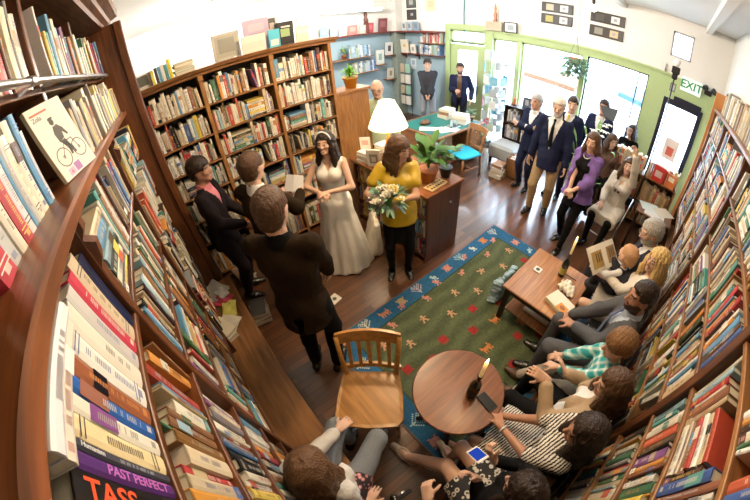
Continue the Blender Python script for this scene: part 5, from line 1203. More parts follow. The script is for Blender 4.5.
poly([(.072, .118), (.068, .15), (.078, .175), (.1, .178), (.116, .16), (.128, .13), (.12, .128), (.106, .147), (.1, .125)], dk); poly([(.072, .12), (.1, .122), (.108, .095), (.098, .062), (.088, .062), (.092, .092)], dk); poly([(.085, .11), (.1, .112), (.114, .085), (.118, .062), (.108, .06)], (.06, .06, .07))
poly([(.085+.011*math.cos(k*PI/6), .192+.013*math.sin(k*PI/6)) for k in range(12)], dk); poly([(.072, .2), (.1, .202), (.096, .209), (.077, .208)], dk)
poly([(.012, .236), (.095, .236), (.095, .243), (.012, .243)], (.7, .12, .08))
poly([(.03, .006), (.062, .006), (.062, .03), (.03, .03)], (.55, .4, .6)); poly([(.066, .006), (.098, .006), (.098, .036), (.066, .036)], (.35, .15, .4)); poly([(.04, .012), (.052, .012), (.046, .028)], (.75, .2, .15))
q.build('cover_print', M_col, t, False, True)
mi = mat('print_ink', (.16, .16, .17), .7)
for s_, sz, px, py in (('Zola', .024, .012, .222),): text_mesh('title_lettering', s_, sz, mi, Mz @ Matrix.Translation((px, py, .0026)), t, .0002, False, 'LEFT')
# extension: end board of the right-hand bookcase
t = thing('display_board', (5.05, -.66, 0), 'orange wooden board with leaflets standing at the exit end of the long bookcase', 'board')
MB().bbox((4.98, -.79, .0), (5.01, -.56, 2.5), .004).build('board', mat('orange_plywood', (.58, .25, .08), .6), t)
for i, z in enumerate((.9, 1.3, 1.7)): MB().box((4.975, -.76, z), (4.98, -.6, z+.28), [(.75, .74, .7), (.6, .55, .65), (.7, .6, .4)][i]).build('leaflet', M_col, t, False, True)
# folding chairs under the seated guests
def folding_chair(x, y, rz, lab):
    t = thing('folding_chair', (x, y, 0), lab, 'chair', 'dark folding chairs along the right bookcase')
    M = Matrix.Translation((x, y, 0)) @ Matrix.Rotation(rz, 4, 'Z')
    def B(): b = MB(); b.M = M; return b
    B().bbox((-.2, -.19, .415), (.2, .2, .44), .012).build('seat', M_black, t)
    b = B(); b.ring([[(x_, -.2-.02*(1-(x_/.2)**2), z), (x_, -.215-.02*(1-(x_/.2)**2), z), (x_, -.215-.02*(1-(x_/.2)**2), z+.13), (x_, -.2-.02*(1-(x_/.2)**2), z+.13)] for z in (.6,) for x_ in (-.2, -.1, 0, .1, .2)]); b.build('backrest', M_black, t)
    for sx in (1, -1):
        B().tube([(sx*.21, .2, .012), (sx*.21, .1, .42), (sx*.2, -.2, .74)], .011, 6).build('leg', M_metal, t, True); B().tube([(sx*.19, -.22, .012), (sx*.19, .12, .42)], .011, 6).build('leg', M_metal, t, True)
    B().tube([(-.21, .17, .14), (.21, .17, .14)], .009, 6).build('stretcher', M_metal, t, True)
for x, y, l in [(2.82, -.33, 'dark folding chair under the grey-bearded man'), (2.38, -.33, 'dark folding chair under the blonde woman with the baby'), (1.88, -.34, 'dark folding chair under the man in the grey suit'), (1.5, -.32, 'dark folding chair under the boy in plaid'), (1.16, -.37, 'dark folding chair under the brown-haired woman beside the boy'), (.78, -.36, 'dark folding chair under the woman in the striped dress'), (.38, -.37, 'dark folding chair under the woman holding the phone'), (-.16, -.4, 'dark folding chair under the guest in red sleeves')]:
    folding_chair(x, y, 0, l)
folding_chair(4.22, .3, math.atan2(.15, -1)-PI/2, 'dark folding chair under the woman in the white cardigan')
# ------------------------------------------------------------------ people
SK = (.56, .32, .22); SKP = (.64, .4, .29); SKT = (.42, .22, .14)
H_dk = mat('dark_brown_hair', (.022, .012, .008), .4, noise=.65, nscale=110, stretch=(1, 1, .12), bump=.9, spec=.3); H_br = mat('brown_hair', (.075, .036, .016), .4, noise=.65, nscale=110, stretch=(1, 1, .12), bump=.9, spec=.3)
H_lb = mat('light_brown_hair', (.2, .1, .04), .45, noise=.65, nscale=110, stretch=(1, 1, .12), bump=.9, spec=.3); H_bl = mat('blonde_hair', (.62, .42, .17), .45, noise=.65, nscale=110, stretch=(1, 1, .12), bump=.9, spec=.3)
H_gr = mat('grey_hair', (.36, .35, .34), .5, noise=.65, nscale=110, stretch=(1, 1, .12), bump=.9, spec=.3); H_wh = mat('white_hair', (.6, .58, .54), .5, noise=.2, nscale=60)
C_navy = mat('navy_suit_cloth', (.012, .016, .045), .8, noise=.25, nscale=40, spec=.12); C_char = mat('charcoal_suit_cloth', (.035, .036, .045), .85, noise=.3, nscale=60, spec=.12)
C_brn = mat('brown_wool_cloth', (.019, .0105, .0045), .9, noise=.35, nscale=70, spec=.12, bump=.2); C_plum = mat('dark_plum_suit_cloth', (.012, .008, .01), .8, noise=.3, nscale=50, spec=.12)
C_blk = mat('black_cloth', (.006, .006, .007), .85, noise=.3, nscale=40, spec=.12); C_wht = mat('white_shirt_cloth', (.78, .78, .8), .8, noise=.04); C_pink = mat('pink_check_shirt_cloth', (.6, .2, .24), .8, noise=.35, nscale=90)
C_khk = mat('khaki_cloth', (.4, .28, .15), .85, noise=.15, nscale=30); C_grey = mat('grey_suit_cloth', (.085, .088, .1), .85, noise=.25, nscale=60, spec=.12); C_jean = mat('grey_denim', (.2, .22, .25), .9, noise=.25, nscale=90)
C_mint = mat('pale_green_shirt_cloth', (.5, .62, .45), .85, noise=.06); C_must = mat('mustard_satin', (.47, .31, .012), .32, noise=.25, nscale=12, spec=.7); C_purp = mat('purple_knit', (.17, .1, .33), .9, noise=.2, nscale=50, bump=.3)
C_ivory = mat('ivory_satin', (.86, .84, .8), .55, noise=.05, nscale=8); C_cream = mat('cream_knit', (.72, .66, .56), .9, noise=.1, nscale=60, bump=.3); C_red = mat('dark_red_cloth', (.18, .012, .02), .8); C_stone = mat('stone_cloth', (.42, .38, .32), .9, noise=.15, nscale=40)
S_blk = mat('black_leather', (.012, .011, .011), .25, spec=.6); S_brn = mat('brown_shoe_leather', (.09, .05, .03), .4); S_tan = mat('nude_leather', (.62, .5, .36), .4)
def patmat(name, fn, rough=.85):
    m, nt, b = _nt(name); b.inputs['Roughness'].default_value = rough
    tc = nt.nodes.new('ShaderNodeTexCoord'); o = fn(nt, tc.outputs['Object']); nt.links.new(o, b.inputs['Base Color']); MATS[name] = m; return m
def _ramp(nt, f, stops, interp='CONSTANT'):
    cr = nt.nodes.new('ShaderNodeValToRGB'); cr.color_ramp.interpolation = interp
    while len(cr.color_ramp.elements) < len(stops): cr.color_ramp.elements.new(.5)
    for e, (p, c) in zip(cr.color_ramp.elements, stops): e.position = p; e.color = (*c, 1)
    nt.links.new(f, cr.inputs[0]); return cr.outputs[0]
def _wave(nt, v, scale, rot=(0, 0, 0), dist=0, ds=2, direc='Z', sc=(1, 1, 1)):
    mp = nt.nodes.new('ShaderNodeMapping'); mp.inputs['Rotation'].default_value = rot; mp.inputs['Scale'].default_value = sc; nt.links.new(v, mp.inputs[0])
    w = nt.nodes.new('ShaderNodeTexWave'); w.bands_direction = direc; w.inputs['Scale'].default_value = scale; w.inputs['Distortion'].default_value = dist; w.inputs['Detail Scale'].default_value = ds
    nt.links.new(mp.outputs[0], w.inputs['Vector']); return w.outputs['Fac']
def stripes(nt, v):
    # wavy black bands broken by cross gaps, on white
    a = _wave(nt, v, 19, (0, .25, .2), 2.0, 3, 'Y'); b = _wave(nt, v, 26, (.2, 0, 0), 1.5, 3, 'X')
    ad = nt.nodes.new('ShaderNodeMath'); ad.operation = 'MULTIPLY_ADD'; ad.inputs[1].default_value = .35; nt.links.new(b, ad.inputs[0]); nt.links.new(a, ad.inputs[2])
    return _ramp(nt, ad.outputs[0], [(0, (.012, .012, .014)), (.62, (.72, .7, .64))])
def plaid(nt, v):
    a = _ramp(nt, _wave(nt, v, 5.2, direc='Z'), [(0, (.015, .28, .3)), (.45, (.12, .5, .5)), (.8, (.7, .8, .76))]); b = _ramp(nt, _wave(nt, v, 5.2, direc='X'), [(0, (.02, .3, .33)), (.5, (.2, .55, .55)), (.8, (.75, .82, .78))])
    x = nt.nodes.new('ShaderNodeMix'); x.data_type = 'RGBA'; x.inputs['Factor'].default_value = .5; nt.links.new(a, x.inputs['A']); nt.links.new(b, x.inputs['B']); return x.outputs['Result']
def floral(c0, c1, c2, sc):
    def f(nt, v):
        n = nt.nodes.new('ShaderNodeTexVoronoi'); n.inputs['Scale'].default_value = sc; nt.links.new(v, n.inputs['Vector'])
        return _ramp(nt, n.outputs['Distance'], [(0, c2), (.22, c1), (.45, c0)])
    return f
P_str = patmat('black_and_white_wavy_stripe', stripes); P_pld = patmat('teal_plaid', plaid); P_flo = patmat('pink_floral', floral((.03, .02, .03), (.5, .2, .2), (.7, .55, .5), 34)); P_mono = patmat('black_white_floral', floral((.03, .03, .035), (.7, .68, .62), (.12, .12, .12), 26))

def suit(p, cloth, shirt, tie=None, tr=None, hem=.15, v=.27, shoes=S_blk, g=.02):
    p.top('shirt', shirt, .009, wr=.0, neckr=.066, arms=.97); p.collar(shirt)
    p.top('jacket', cloth, g, arms=.94, hem=hem, vneck=v, neckr=.082, wr=.005)
    p.trousers(tr or cloth)
    if shoes: p.shoes(shoes)
    if tie: p.tie(tie)
BR_g = (.3, .29, .28)
# --- the wedding party
p = Fig((.11, 2.84), (.9, -.42), 1.76, look=(-.05, -.1, 0), rh=(.12, .3, 1.02), lh=(-.1, .3, 1.0), vox=.013)
p.body('person', SKT, 'man in a dark suit and pink checked shirt watching the bride by the end panel', brow=(.015, .01, .008), smile=True); p.hair(H_dk, 'short', vol=1.7, fringe=.012); suit(p, C_plum, C_pink, None)
p = Fig((.47, 2.25), (.78, .5), 1.8, look=(.0, -.12, 0), rh=(.12, .42, 1.22), lh=(-.1, .4, 1.2), vox=.012, fat=1.05)
p.body('person', SKP, 'man in a brown wool jacket and white collar reading to the bride, seen from behind', pn=((-.6, 0, .5), (.6, 0, .5))); p.hair(H_br, 'short', vol=1.2); suit(p, C_brn, C_wht, None, C_blk)
t = thing('paper_sheet', p.wp((0, .52, 1.27)), 'white folded paper held up by the man reading to the bride', 'paper'); b = MB(); b.M = Matrix.Translation(p.wp((0.03, .47, 1.27))) @ Matrix.Rotation(math.atan2(.5, .78)-PI/2, 4, 'Z') @ Matrix.Rotation(.9, 4, 'X'); b.add([(-.1, -.08, 0), (0, -.08, .012), (.1, -.08, 0), (-.1, .08, 0), (0, .08, .012), (.1, .08, 0)], [(0, 1, 4, 3), (1, 2, 5, 4)]); b.box((-.1, -.08, -.002), (.1, .08, -.001)); b.build('sheet', C_wht, t)
p = Fig((.33, 1.42), (.68, .73), 1.87, look=(.0, -.08, 0), rh=(.14, .3, .98), lh=(-.14, .3, 1.0), vox=.0115, fat=1.1, side=0)
p.body('person', SKP, 'tall man in a brown corduroy jacket standing nearest the wooden chair, seen from behind'); p.hair(H_br, 'short', vol=1.1); suit(p, C_brn, C_blk, None, C_blk, hem=.2)
p = Fig((1.3, 2.5), (-.72, -.69), 1.66, True, look=(-.1, .02, .05), lh=(-.03, .27, 1.13), rh=(.05, .27, 1.12), le=(-1, -.35, -.4), re=(1, -.35, -.4), vox=.0115)
p.body('person', SKP, 'smiling bride in a long white gown and headband facing the groom', smile=True, curl=(.5, .5), pn=((-.4, -.2, -1), (.4, -.2, -1)), hd=((-.7, .4, 0), (.7, .45, 0))); p.hair(H_dk, 'long', .26, 1.15, 0.0, seed=3)
p.top('gown_bodice', C_ivory, .008, arms=0, hem=.1, wr=.001, vneck=.15, neckr=.115); p.skirt(C_ivory, .012, .34, 'gown_skirt', pleat=.013, waist=.12)
H_ = lambda x, y, z: p.R @ (p.hc+p.Rh @ (np.array([x, y, z])*p.hs))+p.loc
b = MB(); b.tube([H_(.086*math.sin(a), .035, .03+.099*math.cos(a)) for a in [-1.45+2.9*i/14 for i in range(15)]], .009, 8); b.build('headband', C_wht, p.obj, True)
p = Fig((1.66, 1.9), (-.62, -.78), 1.66, True, look=(.75, -.28, 0), lh=(.06, .27, 1.13), rh=(.12, .27, 1.1), le=(-1, -.1, -.6), re=(1, -.4, -.5), vox=.0115)
p.body('person', SK, 'woman in a mustard satin blouse and black skirt holding a bouquet beside the counter', curl=(.9, .9), pn=((-1, .2, .2), (1, .2, .2))); p.hair(H_br, 'long', .2, 1.2, .012, seed=5)
p.top('blouse', C_must, .024, arms=.26, hem=.13, wr=.004, vneck=.1, neckr=.1, flare=.02); p.skirt(C_blk, .52, .18, 'skirt', waist=-.02); p.trousers(C_blk, .004, .99, 'tights'); p.shoes(S_blk, .03, True)
bq = p.wp((.1, .34, 1.2)); t = thing('bouquet', bq, 'bouquet of white and yellow roses held by the woman in mustard', 'flowers')
lf = MB(); r = random.Random(4); mw_, my_ = mat('white_petal', (.8, .76, .64), .6), mat('yellow_petal', (.75, .6, .16), .6)
def rose(mb, c, R_, rr):
    for k in range(3):
        for i in range(5):
            a = i*2*PI/5+k*.6; leaf(mb, Vector(c)+Vector((math.cos(a), math.sin(a), 0))*R_*(.15+.22*k), (math.cos(a)*(.3+.45*k), math.sin(a)*(.3+.45*k), 1), (math.cos(a), math.sin(a), -.4), R_*1.1, R_*1.1, .2*k, 4, .5)
    mb.ball(c+Vector((0, 0, R_*.35)), R_*.5, 8)
for i in range(17):
    a = r.uniform(0, 2*PI); e = r.uniform(.05, 1.4); c = Vector(bq)+Vector((math.cos(a)*math.cos(e)*.12, math.sin(a)*math.cos(e)*.12, math.sin(e)*.1)); fl = MB(); rose(fl, c, .034, r); fl.build('rose', mw_ if i % 4 else my_, t, True)
for i in range(44):
    a = r.uniform(0, 2*PI); e = r.uniform(-.5, .9); d = Vector((math.cos(a)*math.cos(e), math.sin(a)*math.cos(e), math.sin(e))); leaf(lf, Vector(bq)+d*.08, d, (0, 0, 1), .12, .035, .6)
lf.build('leaves', M_leafg, t, True)
s_ = MB(); s_.tube([bq, p.wp((.08, .3, 1.0))], [.035, .022], 8); s_.build('stems', M_leaf, t, True)
# --- back of the shop
p = Fig((2.68, 3.4), (-.8, -.6), 1.82, look=(.2, -.15, 0), vox=.0125, fat=1.15); p.body('person', SKP, 'bald man in a pale green shirt standing at the desk behind the lamp', brow=(.4, .35, .3)); p.top('shirt', C_mint, .018, neckr=.07, hem=.1); p.collar(C_mint); p.trousers(C_char); p.shoes(S_blk); p.glasses(M_black)
p = Fig((5.42, 4.98), (-.72, -.7), 1.72, look=(0, -.1, 0), lh=(-.03, .2, .88), rh=(.04, .2, .86), vox=.016); p.body('person', SKP, 'man in a dark grey blazer with clasped hands standing before the blue wall', smile=True, pn=((-1, 0, 0), (1, 0, 0)), curl=(.7, .7)); p.hair(H_dk, 'short', vol=1.5); p.top('jumper', C_char, .01, neckr=.075, wr=.003); p.top('jacket', C_char, .02, arms=.94, hem=.16, vneck=.2, neckr=.08); p.trousers(C_jean); p.shoes(S_blk)
p = Fig((5.62, 4.2), (-.85, -.5), 1.7, look=(0, -.1, 0), rh=(.05, .28, 1.12), lh=(-.26, .1, .9), vox=.016); p.body('person', SK, 'bearded man in a dark jacket standing in front of the green door', beard=(.05, .03, .02)); p.hair(H_dk, 'short', vol=1.2); p.top('jumper', S_brn, .01, neckr=.075); p.top('jacket', C_navy, .024, arms=.94, hem=.16, open_=.05, neckr=.08); p.trousers(C_blk); p.shoes(S_blk)
p = Fig((4.5, 1.88), (-.97, .2), 1.64, look=(-.1, -.08, 0), rh=(-.14, .2, 1.16), lh=(.14, .22, 1.14), re=(1, .1, -.5), le=(-1, .1, -.5), vox=.015); p.body('person', SKP, 'man in a navy suit with crossed arms standing by the shop window', pn=((0, 1, 0), (0, -1, 0)), hd=((-1, 0, .2), (1, 0, .2))); p.hair(H_gr, 'short', vol=1.3); suit(p, C_navy, C_wht, None)
p = Fig((4.02, 1.36), (-.99, -.08), 1.8, look=(.15, -.2, 0), rf=(.12, .05, .085), lf=(-.1, -.12, .085), vox=.013, fat=1.22); p.body('person', SKP, 'laughing white-haired man in a navy blazer, black tie and khaki trousers', beard=(.55, .52, .48), brow=(.4, .38, .35), smile=True); p.hair(H_wh, 'short', vol=1.1); suit(p, C_navy, C_wht, C_blk, C_khk, .17, .43); p.belt(S_blk)
p = Fig((4.75, 1.4), (-1, .05), 1.72, look=(.3, -.1, 0), vox=.016); p.body('person', SKP, 'man in a dark suit and yellow tie standing behind the laughing man'); p.hair(H_dk, 'short', vol=1.1); suit(p, C_navy, C_wht, mat('yellow_silk', (.65, .5, .08), .5))
p = Fig((5.25, 1.02), (-1, .15), 1.74, look=(.2, 0, 0), vox=.016); p.body('person', SK, 'man in a dark suit half hidden behind the lily at the window'); p.hair(H_dk, 'short', vol=1.2); suit(p, C_navy, C_wht, None)
p = Fig((3.62, .74), (-.96, .3), 1.62, True, look=(.2, -.15, 0), rh=(-.02, .26, .92), lh=(-.08, .28, .95), rf=(.08, -.05, .085), lf=(-.12, .2, .085), lean=-.05, vox=.0125); p.body('person', SKP, 'woman in a purple knitted shawl and black leggings standing by the coffee table', pn=((-.3, 0, -1), (.3, 0, -1)), curl=(.6, .6), hd=((-.7, .5, -.2), (.7, .5, -.3))); p.hair(H_br, 'long', .12, 1.1, seed=7)
p.top('top', C_blk, .008, arms=0, hem=.22, neckr=.1, vneck=.08, wr=.002, flare=.02); p.top('shawl', C_purp, .032, arms=.72, hem=.1, open_=.07, neckr=.09, wr=.01, flare=.05, bust=False); p.trousers(C_blk, .006); p.shoes(S_blk, .05, True)
b = MB(); b.tube([p.wp(p.nb+[.055*math.cos(a), .035+.05*math.sin(a)-.0, -.015-.05*max(0, math.sin(a))]) for a in [2*PI*i/18 for i in range(19)]], .006, 6); b.build('necklace', C_wht, p.obj, True)
p = Fig((4.28, .3), (-.97, .2), 1.64, True, seat=.45, look=(.3, .05, 0), lh=(-.1, .24, 1.5), le=(-1, .1, -.2), rh=(.08, .34, .68), vox=.0125); p.body('person', SKP, 'woman in a white cardigan seated with one arm raised by the low bookcase', pn=((0, 0, -1), (.3, 1, 0)), curl=(.3, .6), hd=(None, (.5, .1, .8))); p.hair(H_br, 'long', .17, 1.05, seed=9)
p.top('top', C_cream, .008, arms=0, hem=.1, vneck=.14, neckr=.1, wr=.002); p.top('cardigan', C_cream, .02, arms=.9, hem=.1, open_=.055, neckr=.09); p.lapskirt(C_cream, .5, .02, 'tunic'); p.trousers(C_blk, .004, .98, 'leggings'); p.shoes(S_blk, 0, True)
b = MB(); [b.ball(p.wp(p.chest+[s_*.025, .135, -.04]), (.02, .02, .02), 8) for s_ in (1, -1)]; b.build('sunglasses', S_brn, p.obj, True)
p = Fig((5.6, .52), (-1, .1), 1.62, True, seat=.62, look=(-.4, 0, 0), vox=.016); p.body('person', SKP, 'dark-haired woman in glasses peering over the low bookcase by the window'); p.hair(H_dk, 'long', .1, 1.1, seed=2); p.top('top', C_blk, .012); p.trousers(C_blk); p.glasses(M_black)
p = Fig((4.95, .72), (-.9, -.3), 1.6, True, seat=.52, look=(.3, -.2, 0), vox=.016); p.body('person', SKP, 'brown-haired woman sitting low between the lily and the bookcase by the window'); p.hair(H_br, 'long', .12, 1.1, seed=12); p.top('top', mat('brown_knit', (.12, .06, .045), .9), .014); p.trousers(C_blk)
for x, y, l in ((5.6, .52, 'dark stool under the woman peering over the low bookcase'), (4.95, .72, 'dark stool under the brown-haired woman by the lily')):
    z = .6 if x > 5.3 else .5; t = thing('stool', (x, y, 0), l, 'stool'); MB().lathe([(.17, z-.03), (.18, z-.02), (.18, z), (.001, z)], (x, y, 0), 16).build('seat', M_dark, t)
    for k in range(4): a = k*PI/2+.5; MB().tube([(x+.13*math.cos(a), y+.13*math.sin(a), z-.03), (x+.17*math.cos(a), y+.17*math.sin(a), 0)], .012, 6).build('leg', M_dark, t)
# --- the seated row along the right bookcase
p = Fig((2.82, -.33), (-.25, .97), 1.76, seat=.45, look=(.25, -.4, 0), lean=.08, lh=(-.14, .38, .88), rh=(.2, .3, .66), vox=.0115, fat=1.1); p.body('person', SKP, 'grey-haired bearded man in glasses and a dark suit holding up a picture book', beard=(.42, .41, .4), brow=(.3, .28, .26), curl=(.5, .7), pn=((-.5, 0, -1), (.6, .3, .3))); p.hair(H_gr, 'short', vol=1.35); suit(p, C_char, C_wht, C_navy, hem=.1); p.glasses(M_metal)
q_ = p.wp((-.22, .47, .93)); t = thing('picture_book', q_, 'open picture book with two old photographs held over the baby', 'book'); M = Matrix.Translation(q_) @ Matrix.Rotation(2.75, 4, 'Z') @ Matrix.Rotation(-.72, 4, 'X')
b = MB(); b.M = M; b.box((-.2, -.12, -.008), (.2, .12, -.004), (.8, .77, .7)); b.add([(-.195, -.115, .001), (-.1, -.115, .014), (0, -.115, .002), (.1, -.115, .014), (.195, -.115, .001), (-.195, .115, .001), (-.1, .115, .014), (0, .115, .002), (.1, .115, .014), (.195, .115, .001)], [(0, 1, 6, 5), (1, 2, 7, 6), (2, 3, 8, 7), (3, 4, 9, 8)], (.8, .76, .66)); b.build('pages', M_col, t, False, True)
b = MB(); b.M = M
for x0, x1, c in ((-.17, -.045, (.3, .2, .09)), (.03, .175, (.42, .28, .1))):
    b.box((x0, -.07, .012), (x1, .08, .0155), c); [b.box((x0+.02+.03*k, -.05, .0155), (x0+.035+.03*k, .03, .0165), (.1, .06, .03)) for k in range(3)]
b.build('photographs', M_col, t, False, True)
p = Fig((2.48, -.37), (-.08, 1), 1.66, True, seat=.45, look=(.75, -.12, 0), lean=-.03, lh=(.05, .36, .78), rh=(.2, .38, .74), vox=.0115); p.body('person', SKP, 'blonde woman in a white jacket with a baby on her lap', smile=True, curl=(.6, .6), pn=((0, 0, -1), (-.8, 0, -.2)), barelegs=True); p.hair(H_bl, 'curly', .2, 1.3, seed=4)
p.top('jacket', mat('white_jacket_cloth', (.78, .74, .66), .85, noise=.06), .018, arms=.94, hem=.08, neckr=.095, vneck=.1); p.lapskirt(C_stone, .42); p.shoes(S_blk, .03, True)
p = Fig((2.56, -.15, 0), (.3, .95), .82, seat=.6, child=True, look=(-.3, -.1, 0), lh=(-.16, .2, .78), rh=(.16, .2, .78), lf=(-.08, .2, .5), rf=(.08, .2, .5), vox=.0095); p.body('person', (.66, .42, .31), 'bald baby in a grey waistcoat sitting on the blonde woman\'s lap', brow=(.5, .35, .25)); p.hair(mat('baby_fuzz', (.45, .25, .13), .7), 'short', vol=.35); p.top('shirt', C_wht, .008, arms=.9); p.top('waistcoat', C_char, .014, arms=0, hem=.03, neckr=.09); p.trousers(C_char, .008)
p = Fig((1.86, -.35), (-.18, .98), 1.78, seat=.45, look=(.35, -.15, 0), lh=(.02, .33, .68), rh=(.16, .38, .62), vox=.0115, fat=1.08); p.body('person', SKT, 'bearded man with cropped dark hair in a grey suit sitting against the books', beard=(.05, .03, .022), brow=(.03, .02, .015), pn=((0, 0, -1), (0, 0, -1))); p.hair(H_dk, 'short', vol=.55); suit(p, C_grey, mat('pale_blue_shirt', (.5, .58, .7), .8), mat('slate_tie', (.1, .12, .2), .6), hem=.09)
p = Fig((1.54, -.38), (-.18, .98), 1.4, seat=.45, child=True, look=(.35, -.35, 0), lean=-.02, lh=(-.05, .3, .62), rh=(.06, .32, .6), lf=(-.1, .46, .085), rf=(.06, .5, .085), vox=.0105); p.body('person', SKP, 'brown-haired boy in a teal plaid shirt looking down', brow=(.15, .08, .04), pn=((0, 0, -1), (0, 0, -1))); p.hair(H_lb, 'short', vol=1.7, fringe=.02, seed=6); p.top('shirt', P_pld, .016, arms=.85, hem=.14, neckr=.08, flare=.02); p.trousers(C_stone, .012); p.shoes(S_brn)
p = Fig((1.17, -.38), (.1, .99), 1.66, True, seat=.45, look=(.45, -.25, 0), lean=-.1, lh=(-.1, .3, .92), rh=(.12, .24, .8), vox=.0115); p.body('person', SKP, 'brown-haired woman in a tan cardigan gesturing beside the boy', curl=(.3, .25), pn=((-.5, .5, -.6), (.3, .5, -.7)), hd=((.1, .5, .3), (-.4, .9, .3))); p.hair(H_br, 'long', .26, 1.3, seed=14)
p.top('top', C_wht, .01, arms=.0, hem=.08, neckr=.09); p.top('cardigan', mat('tan_knit', (.38, .28, .18), .9, noise=.2, nscale=70), .02, arms=.9, hem=.08, open_=.05, neckr=.09); p.trousers(C_blk, .01); p.shoes(S_blk)
p = Fig((.83, -.38), (-.12, .99), 1.68, True, seat=.45, look=(.3, -.25, 0), lean=-.08, lh=(-.02, .34, .7), rh=(.06, .36, .67), vox=.011); p.body('person', SKT, 'dark-haired woman in a black and white wavy striped dress with folded hands', curl=(.6, .6), pn=((.3, 0, -1), (-.3, 0, -1)), hd=((-.6, .7, 0), (.6, .7, 0)), barelegs=True); p.hair(H_dk, 'long', .36, 1.3, seed=15)
p.top('dress_top', P_str, .014, arms=.42, hem=.08, neckr=.1); p.lapskirt(P_str, .46, .03, 'dress_skirt'); p.shoes(S_blk, .03, True)
b = MB(); w_ = p.wr[-1]-nrm(p.wr[-1]-p.el[-1])*.03; b.M = Matrix.Identity(4); d_ = nrm(p.wr[-1]-p.el[-1]); u_ = nrm(np.cross(d_, [0, 0, 1])); v_ = np.cross(d_, u_); b.tube([p.wp(w_+(u_*math.cos(a)+v_*math.sin(a))*.031) for a in [2*PI*i/12 for i in range(13)]], .006, 6); b.build('bracelet', C_wht, p.obj, True)
p = Fig((.41, -.36), (.02, 1), 1.66, True, seat=.45, look=(-.1, -.35, 0), lh=(-.02, .22, .86), rh=(.12, .22, .84), lf=(-.11, .64, .13), rf=(.14, .42, .085), lk=(.9, .4, 1), vox=.011); p.body('person', SKP, 'dark-haired woman in a black and white floral skirt holding a phone at the bottom edge', curl=(.9, .7), pn=((.9, .2, .2), (-.9, .2, .2)), hd=((.15, .8, .5), (-.3, .8, .5)), barelegs=True); p.hair(H_dk, 'long', .26, 1.15, part=.02, seed=16)
p.top('top', C_blk, .014, arms=.9, hem=.08, neckr=.09); p.lapskirt(P_mono, .34, .03); p.shoes(S_tan, 0, True)
q_ = p.wp((.05, .31, .95)); t = thing('phone', q_, 'white phone with a lit blue screen held up by the woman in the floral skirt', 'phone'); M = Matrix.Translation(q_) @ Matrix.Rotation(PI-.25, 4, 'Z') @ Matrix.Rotation(.75, 4, 'X')
b = MB(); b.M = M; b.bbox((-.034, -.062, -.004), (.034, .062, .004), .003); b.build('phone_case', M_white, t); b = MB(); b.M = M; b.box((-.029, -.046, .004), (.029, .046, .0048)); b.build('screen', emis('phone_screen', (.02, .06, .4), .9), t)
p = Fig((-.16, -.44), (.1, 1), 1.66, True, seat=.45, look=(0, -.4, 0), lh=(.1, .44, .87), rh=(.25, .42, .88), vox=.0115); p.body('person', SKP, 'guest in dark red sleeves whose hands hold a small camera at the bottom edge', curl=(.7, .7), pn=((.6, 0, -.6), (-.6, 0, -.6)), hd=((.5, .8, 0), (-.6, .75, 0))); p.hair(H_br, 'long', .2, 1.1, seed=18); p.top('top', C_red, .016, arms=.84, hem=.08, neckr=.09); p.trousers(C_blk, .012); p.shoes(S_blk)
q_ = p.wp((.17, .51, .9)); t = thing('camera_device', q_, 'small dark compact camera between the hands of the guest in red sleeves', 'camera'); b = MB(); b.M = Matrix.Translation(q_); b.bbox((-.045, -.012, -.028), (.045, .012, .028), .005); b.build('case', M_black, t); b = MB(); b.M = Matrix.Translation(q_) @ Matrix.Rotation(PI/2, 4, 'X'); b.lathe([(.018, .0), (.018, -.02), (.012, -.024)], (0, 0, 0), 12); b.build('lens', M_metal, t)
p = Fig((-.24, .35), (.82, .56), 1.74, True, seat=.42, look=(.1, -.3, 0), lean=.03, lh=(-.08, .38, .66), rh=(.22, -.02, .52), vox=.011); p.body('person', SKP, 'brown-haired woman in a white cardigan and grey jeans on the bench beside the left books', curl=(.25, .4), pn=((0, .1, -1), (0, 0, -1)), hd=((.15, 1, -.05), None)); p.hair(H_lb if False else mat('chestnut_hair', (.11, .055, .024), .4, noise=.65, nscale=110, stretch=(1, 1, .12), bump=.9, spec=.3), 'long', .34, 1.25, part=.005, seed=20)
p.top('top', P_flo, .01, arms=.3, hem=.12, neckr=.09); p.top('cardigan', mat('white_knit', (.62, .6, .56), .9, noise=.12, nscale=60, bump=.3), .021, arms=.9, hem=.06, open_=.055, neckr=.09); p.lapskirt(P_flo, .2, .02, 'tunic'); p.trousers(C_jean, .013); p.shoes(S_blk)
# ------------------------------------------------------------------ books become objects
AX = {'y': ((0, 1, 0), (1, 0, 0)), 'y-': ((0, 1, 0), (-1, 0, 0)), 'x': ((1, 0, 0), (0, 1, 0)), 'x-': ((1, 0, 0), (0, -1, 0))}
def bmat(b):
    A, O = AX[b['axis']]; A, O = Vector(A), Vector(O); Z = Vector((0, 0, 1))
    base = A*b['a']+O*(O.dot(Vector((1, 1, 0)))*b['front'])+Z*b['z']
    if b['flat']: X, Yv, Zv = Z, O, A; base = base+Z*(b['t']/2)-A*(b['h']/2)
    else:
        l = b['lean']; X = A*math.cos(l)+Z*math.sin(l); Zv = Z*math.cos(l)-A*math.sin(l); Yv = O; base = base+Z*(b['t']/2*math.sin(abs(l)))
    return Matrix(((X.x, Yv.x, Zv.x, base.x), (X.y, Yv.y, Zv.y, base.y), (X.z, Yv.z, Zv.z, base.z), (0, 0, 0, 1)))
